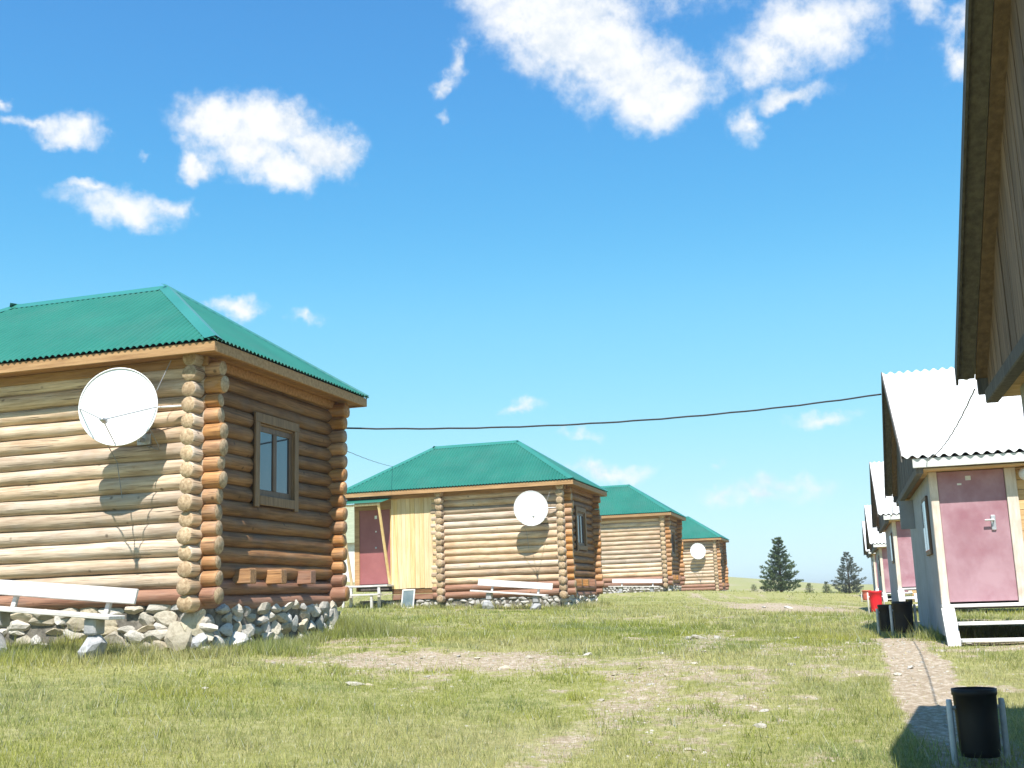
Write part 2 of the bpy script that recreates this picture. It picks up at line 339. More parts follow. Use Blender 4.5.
def vnoise(x, y, seed=0):
    ix, iy = np.floor(x), np.floor(y); fx, fy = x-ix, y-iy; fx = fx*fx*(3-2*fx); fy = fy*fy*(3-2*fy)
    a, b = _hash(ix, iy, seed), _hash(ix+1, iy, seed); c, d = _hash(ix, iy+1, seed), _hash(ix+1, iy+1, seed)
    return (a*(1-fx)+b*fx)*(1-fy)+(c*(1-fx)+d*fx)*fy
def fbm(x, y, seed=0, octv=4):
    s = 0; a = .5; t = 0
    for i in range(octv): s = s+a*vnoise(x*2**i, y*2**i, seed+i); t += a; a *= .5
    return s/t
def height(x, y, rough=True):
    x = np.asarray(x, float); y = np.asarray(y, float); sh = np.broadcast(x, y).shape
    x, y = np.broadcast_to(x, sh).ravel(), np.broadcast_to(y, sh).ravel()
    xc, yc = np.clip(x, -18, 36), np.clip(y, -2, 100); out = np.zeros(len(xc))
    for i in range(0, len(xc), 20000):
        a, b = xc[i:i+20000], yc[i:i+20000]
        r = np.hypot(a[:, None]-CP[None, :, 0], b[:, None]-CP[None, :, 1])
        out[i:i+20000] = _phi(r)@TW[:-3]+TW[-3]+TW[-2]*a+TW[-1]*b
    t = np.where(y > 30, x/np.maximum(y, 30), .2)
    prof = np.clip(.0140-.1024*(t-.19), .0035, .028); s = sstep(100, 420, y)
    out = out*(1-s)+s*400*prof
    if rough: out = out + (fbm(x*.9, y*.9, 3)-.5)*.07 + (fbm(x*4, y*4, 9, 2)-.5)*.025
    return (out+Z0).reshape(sh)
def gz(x, y): return float(height(np.array([x]), np.array([y]))[0])

def seg_dist(x, y, pts):
    best = np.full(x.shape, 1e9)
    for (ax, ay), (bx, by) in zip(pts[:-1], pts[1:]):
        dx, dy = bx-ax, by-ay; t = np.clip(((x-ax)*dx+(y-ay)*dy)/(dx*dx+dy*dy), 0, 1)
        best = np.minimum(best, np.hypot(x-ax-t*dx, y-ay-t*dy))
    return best
TRACK = [(-.6, 5.5), (.11, 8.08), (.56, 9.7), (1.16, 11.33), (1.81, 13.07), (2.44, 15.5), (3.4, 19)]
TRACK2 = [(1.3, 8.4), (1.6, 9.9), (2.3, 11.2), (3.2, 12.6), (3.9, 14.6), (4.4, 17)]
RPATH = [(5.3, 16.3), (5.17, 15.56), (4.29, 12.49), (3.83, 10.82), (3.45, 9.46), (3.0, 7)]
def bare(x, y):
    n = fbm(x*.8, y*.8, 21); n2 = fbm(x*3.1, y*3.1, 33)
    j = (n-.5)*.5+(n2-.5)*.35
    b = .62*(1-sstep(-.05, .42, seg_dist(x, y, TRACK)+j*1.5))
    b = np.maximum(b, .45*(1-sstep(.0, .8, seg_dist(x, y, TRACK2)+j*2.2)))
    b = np.maximum(b, 1.0*(1-sstep(.22, .42, seg_dist(x, y, RPATH)+j*.5)))
    e = np.hypot((x+.8)/2.2, (y-13.9)/1.3)
    b = np.maximum(b, .78*(1-sstep(.4, 1.15, e+j*2.4)))
    e = np.hypot((x-8.4)/2.6, (y-36)/5.)
    b = np.maximum(b, .9*(1-sstep(.5, 1.05, e+j*1.2)))
    e = np.hypot((x-6.8)/1.3, (y-15.0)/.5)
    b = np.maximum(b, 1.0*(1-sstep(.7, 1.05, e+j*.8)))
    g = sstep(.47, .64, fbm(x*.55+7, y*.55, 51)*.45+n2*.55)*.62
    b = np.maximum(b, g*sstep(7, 12, y+x*1.2))
    return np.clip(b, 0, 1)

def axis(dense0, dense1, step, lo, hi, grow=1.18):
    a = list(np.arange(dense0, dense1+1e-6, step)); s = step
    while a[-1] < hi: s *= grow; a.append(a[-1]+s)
    s = step; b = []
    x = dense0
    while x > lo: s *= grow; x -= s; b.append(x)
    return np.array(b[::-1]+a)
def build_ground():
    xs = axis(-9, 12, .16, -3000, 3000); ys = axis(4, 26, .16, -2500, 4000, 1.12)
    X, Y = np.meshgrid(xs, ys); Zg = height(X, Y); nx, ny = len(xs), len(ys)
    V = np.c_[X.ravel(), Y.ravel(), Zg.ravel()]
    i = np.arange((nx-1)*(ny-1)); r, c = i//(nx-1), i % (nx-1); a = r*nx+c
    F = np.c_[a, a+1, a+nx+1, a+nx]
    me = bpy.data.meshes.new('ground'); me.from_pydata(V.tolist(), [], F.tolist())
    me.polygons.foreach_set('use_smooth', [True]*len(F))
    B = bare(X.ravel(), Y.ravel())
    at = me.attributes.new('bare', 'FLOAT', 'POINT'); at.data.foreach_set('value', B.astype(np.float32))
    m = bpy.data.materials.new('steppe_turf'); m.use_nodes = True; nt = m.node_tree; N = nt.nodes; L = nt.links
    b = N['Principled BSDF']; b.inputs['Roughness'].default_value = .95; b.inputs['Specular IOR Level'].default_value = .1
    tc = N.new('ShaderNodeTexCoord')
    def noise(s, d=6, rg=.6):
        n = N.new('ShaderNodeTexNoise'); n.inputs['Scale'].default_value = s; n.inputs['Detail'].default_value = d
        n.inputs['Roughness'].default_value = rg; L.new(tc.outputs['Object'], n.inputs['Vector']); return n.outputs[0]
    def ramp(f, stops):
        n = N.new('ShaderNodeValToRGB'); e = n.color_ramp.elements
        while len(e) < len(stops): e.new(.5)
        for k, (p, c) in enumerate(stops): e[k].position = p; e[k].color = (*c, 1)
        L.new(f, n.inputs[0]); return n.outputs[0]
    def mix(f, a, c):
        n = N.new('ShaderNodeMix'); n.data_type = 'RGBA'; L.new(f, n.inputs[0]); L.new(a, n.inputs[6]); L.new(c, n.inputs[7]); return n.outputs[2]
    def mth(op, a, c):
        n = N.new('ShaderNodeMath'); n.operation = op
        for k, v in enumerate((a, c)):
            if isinstance(v, (int, float)): n.inputs[k].default_value = v
            else: L.new(v, n.inputs[k])
        return n.outputs[0]
    turf = ramp(noise(1.3), [(.3, (.225, .24, .07)), (.5, (.305, .30, .11)), (.7, (.37, .34, .16))])
    turf2 = ramp(noise(9, 8), [(.32, (.15, .17, .045)), (.5, (.30, .29, .11)), (.68, (.46, .42, .24))])
    half = N.new('ShaderNodeValue'); half.outputs[0].default_value = .55
    turf = mix(half.outputs[0], turf, turf2)
    soil = ramp(noise(16, 8, .7), [(.3, (.25, .185, .125)), (.5, (.39, .31, .22)), (.66, (.60, .52, .42))])
    at = N.new('ShaderNodeAttribute'); at.attribute_name = 'bare'
    f = mth('ADD', at.outputs['Fac'], mth('MULTIPLY', mth('SUBTRACT', noise(5, 8, .7), .5), 1.7))
    mr = N.new('ShaderNodeMapRange'); mr.interpolation_type = 'SMOOTHSTEP'; mr.inputs[1].default_value = .3; mr.inputs[2].default_value = .7
    L.new(f, mr.inputs[0])
    L.new(mix(mr.outputs[0], turf, soil), b.inputs['Base Color'])
    bp = N.new('ShaderNodeBump'); bp.inputs['Strength'].default_value = .8; bp.inputs['Distance'].default_value = .04
    L.new(noise(22, 8, .7), bp.inputs['Height']); L.new(bp.outputs[0], b.inputs['Normal'])
    me.materials.append(m); me.update()
    tag(put('ground', me), kind='structure')
build_ground()

# ------------------------------------------------------------------ stones (shared meshes)
def rock_mesh(name, seed, m, flat=.6, sub=2):
    import bmesh
    bm = bmesh.new(); bmesh.ops.create_icosphere(bm, subdivisions=sub, radius=.5); r = random.Random(seed)
    planes = [(Vector((r.gauss(0, 1), r.gauss(0, 1), r.gauss(0, 1))).normalized(), r.uniform(.2, .42)) for _ in range(9)]
    for v in bm.verts:
        for n, d in planes:
            k = v.co.dot(n)
            if k > d: v.co -= n*(k-d)*.96
        v.co += Vector((r.gauss(0, .009), r.gauss(0, .009), r.gauss(0, .009)))
        v.co.z *= flat
    xs = [max(abs(v.co[i]) for v in bm.verts) for i in range(3)]
    for v in bm.verts: v.co = Vector((v.co.x/xs[0]*.5, v.co.y/xs[1]*.5, v.co.z/xs[2]*.5))
    me = bpy.data.meshes.new(name); bm.to_mesh(me); bm.free(); me.materials.append(m)
    me.polygons.foreach_set('use_smooth', [False]*len(me.polygons)); return me
ROCK = {k: [rock_mesh('stone', 100*j+i, M[k], .8, 2) for i in range(9)] for j, k in enumerate(('stone', 'stone_white', 'stone_grey'))}

# ------------------------------------------------------------------ log cabins
TH = R(16.748); UU = Vector((math.cos(TH), -math.sin(TH), 0)); VV = Vector((math.sin(TH), math.cos(TH), 0))
C, D, B, P_, O_, HE, HR, LL = .205, .217, 3.618, .315, .498, 3.239, 4.772, 6.363
UX = -3.7                                    # second cross wall
def log_mesh(x0, x1, seed, zones, r0=D/2, n=14):
    """round log along X; zones: list of (x_limit, material index) ; end faces use the last slot"""
    rg = random.Random(seed); mb = MB(); L = x1-x0
    e = .03
    e0, e1 = rg.uniform(-.03, .04), rg.uniform(-.03, .04)
    xs = [x0+e0, x0+e0+.012, x0+e0+.05]; xs += list(np.linspace(x0+.14, x1-.14, max(3, int(L/.22)))); xs += [x1-e1-.05, x1-e1-.012, x1-e1]
    for z, _ in zones[:-1]: xs.append(z)
    xs = sorted(xs); ph = [rg.uniform(0, 6.28) for _ in range(6)]; tp = rg.uniform(-.004, .004)
    rings = []
    for i, x in enumerate(xs):
        k = 1.0
        if i in (0, len(xs)-1): k = .91
        elif i in (1, len(xs)-2): k = .975
        ring = []
        for a in range(n):
            an = 2*math.pi*a/n
            r = r0*k*(1+.03*math.sin(x*1.7+ph[0])+.022*math.sin(x*5.1+an+ph[1])+.018*math.sin(2*an+ph[2]+x*.8)+.012*math.sin(3*an+x*9+ph[3]))+tp*(x-x0)
            ring.append((x+(.01*math.sin(an+ph[4]) if i in (0, 1, len(xs)-1, len(xs)-2) else 0), r*math.cos(an), r*math.sin(an)+.004*math.sin(x*2.1+ph[5])))
        rings.append(len(mb.v)); mb.v += ring
    for i in range(len(xs)-1):
        xm = (xs[i]+xs[i+1])/2; mi = next((m for z, m in zones if xm < z), zones[-1][1])
        for a in range(n):
            b = (a+1) % n
            mb.f.append((rings[i]+a, rings[i+1]+a, rings[i+1]+b, rings[i]+b)); mb.m.append(mi)
    last = 2
    mb.f.append(tuple(rings[0]+a for a in range(n))); mb.m.append(last)
    mb.f.append(tuple(rings[-1]+a for a in range(n))[::-1]); mb.m.append(last)
    mb.f = [f[::-1] for f in mb.f]
    return mb
def log_variants(x0, x1, zones, mats, seeds):
    return [log_mesh(x0, x1, s, zones).mesh('log', mats, True) for s in seeds]
VE = 1e9
A_, Bz = UX-.11, .11
F_M = log_variants(UX-P_, P_, [(.1, 0), (VE, 1)], [M['log_pale'], M['log_stain'], M['endgrain']], range(6))
F_R = log_variants(UX-P_, P_, [(.1, 0), (VE, 1)], [M['log_red'], M['log_red'], M['endgrain']], range(10, 12))
BK_M = log_variants(UX-P_, P_, [(VE, 1)], [M['log_stain'], M['log_stain'], M['log_stain']], range(20, 24))
BK_R = log_variants(UX-P_, P_, [(VE, 1)], [M['log_red'], M['log_red'], M['log_stain']], range(25, 27))
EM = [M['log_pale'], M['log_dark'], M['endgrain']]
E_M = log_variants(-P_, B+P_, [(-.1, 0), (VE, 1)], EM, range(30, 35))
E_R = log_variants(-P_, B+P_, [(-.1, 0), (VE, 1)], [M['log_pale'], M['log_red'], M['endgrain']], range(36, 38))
WV0, WV1, WW0, WW1 = 1.24, 2.24, 1.45, 2.43
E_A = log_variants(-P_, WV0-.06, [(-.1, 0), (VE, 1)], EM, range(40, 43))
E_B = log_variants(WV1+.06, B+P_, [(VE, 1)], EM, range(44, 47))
def hip_slope(W, run, rise, period=.076, amp=.011, mapf=None):
    mb = MB(); n = int(W/period*6); top = []
    for i in range(n+1):
        s = W*i/n; t = max(0, min(1, s/run, (W-s)/run)); z = amp*math.cos(2*math.pi*s/period)
        mb.v.append(mapf(s, -.0, z)); mb.v.append(mapf(s, run*t, rise*t+z))
    mb.f = [(2*i, 2*i+2, 2*i+3, 2*i+1) for i in range(n)]; mb.m = [0]*n
    return mb
def window_unit(root, u0, v0, v1, w0, w1, sign=1, casing=M['casing'], frame=M['frame_brown'], glass=M['glass']):
    """window in a wall whose outside looks to +u (sign 1) or -u"""
    w = box('window', frame, root, u0-.03, u0+.02, v0, v0+.07, w0, w1)
    f = w
    def ub(a, b): return (u0+a, u0+b) if sign > 0 else (u0-b, u0-a)
    def bx(nm, m, a, b, *r): x0, x1 = ub(a, b); return box(nm, m, f, x0, x1, *r)
    bx('frame', frame, -.03, .021, v1-.07, v1, w0, w1)
    bx('frame', frame, -.03, .022, v0+.07, v1-.07, w1-.08, w1)
    bx('sill', frame, -.03, .024, v0+.07, v1-.07, w0, w0+.09)
    vm = (v0+v1)/2; bx('mullion', frame, -.03, .026, vm-.05, vm+.05, w0+.09, w1-.08)
    bx('pane', glass, .0, .008, v0+.07, vm-.05, w0+.09, w1-.08)
    bx('pane', glass, .0, .008, vm+.05, v1-.07, w0+.09, w1-.08)
    if casing:
        bx('casing', casing, .04, .075, v0-.12, v0, w0-.16, w1+.03)
        bx('casing', casing, .04, .075, v1, v1+.12, w0-.16, w1+.03)
        bx('casing', casing, .04, .078, v0-.13, v1+.13, w1+.03, w1+.16)
        bx('casing', casing, .04, .081, v0, v1, w0-.13, w0)
        bx('reveal', casing, -.12, .04, v0-.03, v0, w0, w1); bx('reveal', casing, -.12, .04, v1, v1+.03, w0, w1)
        bx('reveal', casing, -.12, .04, v0, v1, w1, w1+.03); bx('reveal', casing, -.12, .04, v0, v1, w0-.03, w0)
def stone_face(root, org, axis_u, axis_n, length, w_top, ground_f, rg, single, key_f, dz=(.09, .15), dl=(.13, .32), skip=.06):
    """courses of field stones along a plinth face; single=True makes each stone a part"""
    acc = None if single else MB()
    w = w_top
    while w > w_top-1.1:
        h = rg.uniform(*dz); s = rg.uniform(-.1, .05)
        while s < length:
            l = rg.uniform(*dl); sc = s+l/2; s += l*.97
            hh = h*rg.uniform(.75, 1.25); wc = w-h/2+rg.uniform(-.025, .025)
            p = Vector(org)+axis_u*sc+axis_n*rg.uniform(-.02, .02)
            if wc+hh/2 < ground_f(p)-.03 or rg.random() < skip: continue
            key = key_f(rg); me = rg.choice(ROCK[key])
            yaw = math.atan2(axis_u.y, axis_u.x)
            rot = (rg.uniform(-.15, .15), rg.uniform(-.22, .22), yaw+rg.uniform(-.1, .1)+(math.pi if rg.random() < .5 else 0))
            scl = (l*1.1, rg.uniform(.16, .2), hh*1.32)
            if single: put('stone', me, root, (p.x, p.y, wc), rot, scl)
            else:
                from mathutils import Euler
                Mx = Matrix.LocRotScale(Vector((p.x, p.y, wc)), Euler(rot), Vector(scl))
                acc.add([Mx @ v.co for v in me.vertices], [tuple(q.vertices) for q in me.polygons])
        w -= h*.92
    if acc: tag(acc.build('stone_plinth', M['stone_white'], root), kind='stuff')
def log_cabin(h, seed, label, single_stones, dish_here):
    rg = random.Random(seed)
    root = empty('log_cabin', (h[0], h[1], h[2]+Z0), -TH)
    tag(root, label, 'log cabin', 'log cabins with green hipped roofs')
    def wpt(p): q = Vector((h[0], h[1], 0))+UU*p[0]+VV*p[1]; return q
    def gl(p): q = wpt(p); return gz(q.x, q.y)-Z0-h[2]
    def lg(meshes, loc, rz):
        put('log', rg.choice(meshes), root, loc, (0, 0, rz))
    nfr = 15
    for i in range(nfr):
        w = (i+.5)*C
        lg(F_R if i < (2 if seed > 11 else 1) else F_M, (0, 0, w), 0)
        lg(BK_R if i < 2 else BK_M, (0, B, w), 0)
    for i in range(nfr+1):
        w = i*C+.012
        if WW0-.06 < w < WW1+.06 and i < nfr:
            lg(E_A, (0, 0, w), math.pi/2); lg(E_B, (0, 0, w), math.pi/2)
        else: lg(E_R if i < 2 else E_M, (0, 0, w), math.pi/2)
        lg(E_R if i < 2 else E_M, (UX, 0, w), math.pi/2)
    window_unit(root, .075, WV0, WV1, WW0, WW1)
    # floor-joist ends above the plinth of the end wall
    for v in (.80, 1.62, 2.52):
        box('joist_end', M['log_red'] if v > 2 else M['log_stain'], root, .05, .315+rg.uniform(-.015, .015), v-.085, v+.085, .25, .445, .012)
    # vestibule: fresh planks, doorway
    pu = UX-.13; k = 0
    while pu > -5.30+.02:
        wd = min(rg.uniform(.125, .15), pu+5.30)
        box('plank', M['plank_new'], root, pu-wd+.003, pu-.002, -.085+rg.uniform(-.004, .004), -.055, .34+rg.uniform(-.01, .01), 3.12, .003)
        pu -= wd; k += 1
    box('lower_plank', M['log_red'], root, -5.30, UX-.13, -.06, -.02, .02, .18); box('lower_plank', M['log_dark'], root, -5.30, UX-.13, -.06, -.02, .19, .33)
    dr = box('door', M['door_maroon'], root, -6.36, -5.33, -.03, .02, .5, 2.72, .008)
    box('handle', M['metal'], dr, -5.84, -5.79, -.07, -.031, 1.56, 1.61); box('peephole', M['dish'], dr, -5.84, -5.80, -.037, -.031, 2.05, 2.09)
    box('name_plate', M['dish'], dr, -5.86, -5.78, -.036, -.031, 2.45, 2.55)
    box('door_jamb', M['plank_eave'], root, -6.52, -6.36, -.06, .05, .42, 2.85); box('door_jamb', M['plank_new'], root, -5.33, -5.298, -.1, .05, .42, 2.72)
    box('lintel', M['plank_eave'], root, -6.52, -5.30, -.064, .05, 2.722, 3.12)
    box('side_wall', M['plank_soffit'], root, -6.52, -6.46, .05, B+.05, .3, 3.12); box('rear_wall', M['plank_soffit'], root, -6.46, UX-.11, B-.03, B+.03, .3, 3.12)
    box('floor_frame', M['plank_grey'], root, -6.5, UX-.2, .06, B-.06, .32, .49)
    # awning over the door with two raking braces
    aw = hip_slope(1.5, .9, .25, .076, .008, None or (lambda s, r, z: (-6.72+s, -.98+r, 2.86+z+r*.28)))
    aw = MB(); n = 118
    for i in range(n+1):
        s = 1.5*i/n; z = .008*math.cos(2*math.pi*s/.076)
        aw.v += [(-6.72+s, -1.0, 2.86+z), (-6.72+s, -.07, 3.07+z)]
    aw.f = [(2*i, 2*i+2, 2*i+3, 2*i+1) for i in range(n)]; aw.m = [0]*n
    a = aw.build('awning', M['roof'], root)
    box('awning_beam', M['plank_new'], a, -6.66, -5.3, -.95, -.89, 2.78, 2.84)
    for u in (-6.58, -5.345):
        mb = MB(); mb.tube([(u, -.92, 2.86), (u, -.12, .5)], .045, 4); mb.build('brace', M['plank_new'], root)
    st = box('step', M['bench_white'], root, -6.62, -5.22, -.62, -.1, .42, .475)
    box('step', M['bench_white'], root, -6.75, -5.36, -.98, -.66, .17, .22)
    for u in (-6.4, -5.5):
        box('step_post', M['bench_white'], root, u-.04, u+.04, -.6, -.53, -.5, .42); box('step_post', M['bench_white'], root, u-.12, u-.05, -.95, -.88, -.6, .17)
    # eaves
    uL, uR, v0, v1 = -LL-O_, O_, -O_, B+O_
    we = HE-.115
    for j in range(3):      # soffit boards, front and back
        a, b = -.44+j*.115, -.44+(j+1)*.115-.006
        box('soffit_board', M['plank_soffit'], root, uL+.06, uR-.06, a, b, we, we+.02, .003)
        box('soffit_board', M['plank_soffit'], root, uL+.06, uR-.06, B-b, B-a, we, we+.02, .003)
        box('soffit_board', M['plank_soffit'], root, -b, -a, -.09, B+.09, we+.001, we+.021, .003)
    box('fascia', M['plank_eave'], root, uL+.03, uR-.03, v0+.03, v0+.055, we-.03, HE-.012); box('fascia', M['plank_eave'], root, uL+.03, uR-.03, v1-.055, v1-.03, we-.03, HE-.012)
    box('fascia', M['plank_eave'], root, uR-.055, uR-.03, v0+.056, v1-.056, we-.033, HE-.012); box('fascia', M['plank_eave'], root, uL+.03, uL+.055, v0+.056, v1-.056, we-.033, HE-.012)
    box('wall_plate', M['plank_eave'], root, UX-2.6, .16, -.14, -.09, we-.12, we-.002); box('wall_plate', M['plank_soffit'], root, .09, .14, -.088, B+.1, we-.12, we-.002)
    box('ceiling', M['plank_soffit'], root, -6.4, -.12, .12, B-.12, we-.03, we-.004)
    # roof
    run = B/2+O_; rise = HR-HE; W = uR-uL; We = v1-v0
    rf = hip_slope(W, run, rise, mapf=lambda s, r, z: (uL+s, v0+r, HE+z)).build('roof_slope', M['roof'], root) if False else None
    def slope(W_, fn):
        mb = MB(); n = int(W_/.095*8)
        for i in range(n+1):
            s = W_*i/n; t = max(0, min(1, s/run, (W_-s)/run)); z = .036*abs(math.cos(math.pi*s/.095))**.8-.014
            mb.v += [fn(s, 0, HE+z), fn(s, run*t, HE+rise*t+z)]
        mb.f = [(2*i, 2*i+2, 2*i+3, 2*i+1) for i in range(n)]; mb.m = [0]*n
        return mb.build('roof_slope', M['roof'], root, smooth=False)
    slope(W, lambda s, r, z: (uL+s, v0+r, z)); slope(W, lambda s, r, z: (uR-s, v1-r, z))
    slope(We, lambda s, r, z: (uR-r, v0+s, z)); slope(We, lambda s, r, z: (uL+r, v1-s, z))
    rr, rl = Vector((uR-run, B/2, HR)), Vector((uL+run, B/2, HR))
    def cap(p, q, d1, d2, wd, l=.042):
        mb = MB(); p, q = Vector(p), Vector(q); d1, d2 = Vector(d1)*wd, Vector(d2)*wd; z = Vector((0, 0, l)); zz = Vector((0, 0, .022))
        mb.add([p+d1+zz, p+z, p+d2+zz, q+d1+zz, q+z, q+d2+zz], [(0, 1, 4, 3), (1, 2, 5, 4)])
        return mb.build('hip_cap', M['roof_cap'], root)
    cap((uR, v0, HE), rr, (-1, 0, 0), (0, 1, 0), .16); cap((uR, v1, HE), rr, (-1, 0, 0), (0, -1, 0), .16)
    cap((uL, v0, HE), rl, (1, 0, 0), (0, 1, 0), .16); cap((uL, v1, HE), rl, (1, 0, 0), (0, -1, 0), .16)
    sl = rise/run
    mb = MB(); z = .022
    rl = rl+Vector((.07, 0, 0)); rr = rr-Vector((.05, 0, 0))
    mb.add([rl+Vector((0, -.14, -.14*sl+z)), rl+Vector((0, 0, z+.012)), rl+Vector((0, .14, -.14*sl+z)), rr+Vector((0, -.14, -.14*sl+z)), rr+Vector((0, 0, z+.012)), rr+Vector((0, .14, -.14*sl+z))], [(0, 1, 4, 3), (1, 2, 5, 4)])
    mb.build('ridge_cap', M['roof_cap'], root)
    # plinth: mortar core and stones
    box('plinth_core', M['mortar'], root, UX-2.7, .075, -.005, B+.06, -1.6, .02, .02)
    sv = lambda r: 'stone' if r.random() < .8 else 'stone_white'
    se = lambda r: 'stone_white' if r.random() < .5 else 'stone'
    if single_stones:
        stone_face(root, (UX-.3, -.005, 0), Vector((1, 0, 0)), Vector((0, -1, 0)), 4.0, .02, gl, rg, True, sv, (.09, .17), (.15, .44))
        stone_face(root, (.07, .0, 0), Vector((0, 1, 0)), Vector((1, 0, 0)), B, .0, gl, rg, True, se, (.11, .2), (.14, .36), .16)
        for (u, v, w, s, ky, rz) in ((-.03, -.05, -.22, (.34, .26, .46), 'stone', .3), (-.16, -.1, -.38, (.36, .3, .42), 'stone', .1), (.06, -.02, -.42, (.26, .3, .32), 'stone_grey', .7), (.12, .22, -.5, (.24, .26, .26), 'stone_white', 1.),
                                 (.12, .75, -.47, (.3, .44, .26), 'stone_white', .0), (.1, B-.05, -.22, (.22, .3, .5), 'stone', .0), (.08, B-.15, -.45, (.24, .22, .22), 'stone_white', .3), (.1, 1.5, -.45, (.24, .3, .2), 'stone_white', .2)):
            put('corner_stone', ROCK[ky][rg.randrange(9)], root, (u, v, w), (rg.uniform(-.2, .2), rg.uniform(-.2, .2), rz), s)
    else:
        stone_face(root, (UX-2.3, .03, 0), Vector((1, 0, 0)), Vector((0, -1, 0)), 6.0, .02, gl, rg, False, se)
        stone_face(root, (.04, .0, 0), Vector((0, 1, 0)), Vector((1, 0, 0)), B, .0, gl, rg, False, se)
    return root
HS = [(-3.998, 14.053, .076), (1.325, 32.171, .103), (6.64, 50.779, .45), (12.441, 70.741, .22)]
LB = ['nearest log cabin at left, its stone plinth and end window in view', 'second log cabin, with maroon door and fresh plank vestibule',
      'third log cabin, no satellite dish, behind the one with the maroon door', 'farthest and smallest log cabin, at the end of the row']
cabins = [log_cabin(h, 11+i*7, LB[i], i == 0, i != 2) for i, h in enumerate(HS)]
def hp(i, u, v, w): return Vector((HS[i][0], HS[i][1], HS[i][2]+Z0))+UU*u+VV*v+Vector((0, 0, w))

# ------------------------------------------------------------------ satellite dishes
def dish(i, u, v, w, label, detail=True):
    root = empty('satellite_dish', hp(i, u, -.11, w-.35), -TH)
    tag(root, label, 'satellite dish', 'white satellite dishes on the cabins')
    c = Vector((0, v+.11, .35)); a = R(20); tilt = R(2)
    n = Vector((math.sin(a)*math.cos(tilt), -math.cos(a)*math.cos(tilt), math.sin(tilt)))
    x = n.cross(Vector((0, 0, 1))).normalized()*-1; y = x.cross(n)*-1 if (x.cross(n)).z < 0 else x.cross(n)
    rad, dep = .49, .095; mb = MB(); NR, NA = 8, 48
    def ring(r, off): return [c+x*(r*math.cos(t)*.985)+y*(r*math.sin(t)*1.01)+n*((r/rad)**2*dep-dep+off) for t in [2*math.pi*k/NA for k in range(NA)]]
    for side, off in ((0, 0), (1, -.012)):
        b = len(mb.v); mb.v.append(tuple(c+n*(off-dep)))
        for r in range(1, NR+1): mb.v += [tuple(p) for p in ring(rad*r/NR, off)]
        for k in range(NA):
            k2 = (k+1) % NA; f = (b, b+1+k, b+1+k2); mb.f.append(f if not side else f[::-1]); mb.m.append(0)
            for r in range(NR-1):
                f = (b+1+r*NA+k, b+1+(r+1)*NA+k, b+1+(r+1)*NA+k2, b+1+r*NA+k2); mb.f.append(f if not side else f[::-1]); mb.m.append(0)
        if side == 0: b0 = b
    o0, o1 = b0+1+(NR-1)*NA, b+1+(NR-1)*NA
    for k in range(NA): mb.f.append((o0+k, o1+k, o1+(k+1) % NA, o0+(k+1) % NA)); mb.m.append(0)
    ref = mb.build('reflector', M['dish'], root, True)
    mb = MB(); mb.tube([p for p in ring(rad*1.0, 0)]+[ring(rad, 0)[0]], .009, 6, False); mb.build('rim', M['dish'], ref, True)
    lnb = c+n*.66+x*.02+Vector((0, 0, -.30))
    for t in (R(182), R(268), R(358)):
        p = c+x*rad*math.cos(t)*.97+y*rad*math.sin(t)*.97
        mb = MB(); mb.tube([p, lnb], .008, 6); mb.build('feed_arm', M['metal'], root)
    mb = MB(); mb.tube([lnb-n*.09, lnb-n*.03, lnb, lnb+n*.05], [.035, .035, .022, .028], 10); mb.build('feed_horn', M['metal'], root, True)
    back = c-n*(dep+.01)
    mb = MB(); mb.tube([back, back-n*.1, Vector((.05, .02, .1))], .025, 8); mb.tube([Vector((.05, -.1, -.05)), Vector((.05, -.1, .3))], .022, 8)
    mb.build('mast', M['metal'], root, True)
    mb = MB(); mb.cbox(-.05, .15, -.02, .012, -.08, .06, .004); mb.box(.03, .07, -.12, -.02, -.05, .0); mb.build('wall_bracket', M['metal'], root)
    if detail:
        mb = MB(); mb.tube([(.22, -.2, .36), (.72, -.06, .37)], .014, 6); mb.build('stay_pipe', M['dish'], root, True)
        for pts in ([(.42, -.3, .55), (.55, -.2, .95)], [(.33, -.32, .1), (.33, -.1, -.12), (.28, -.03, -.16), (.1, -.02, -.1)], [(-.34, -.4, .1), (-.26, -.12, -.3), (-.24, -.02, -.75)]):
            mb = MB(); mb.tube(pts, .006, 5); mb.build('antenna_cable', M['cable_grey'], root)
    return root
dish(0, -.81, -.60, 2.47, 'large white satellite dish on the nearest log cabin')
dish(1, -.76, -.60, 2.46, 'white satellite dish beside the second log cabin window, above a bench')
dish(3, -1.0, -.60, 2.44, 'tiny white satellite dish on the farthest log cabin')

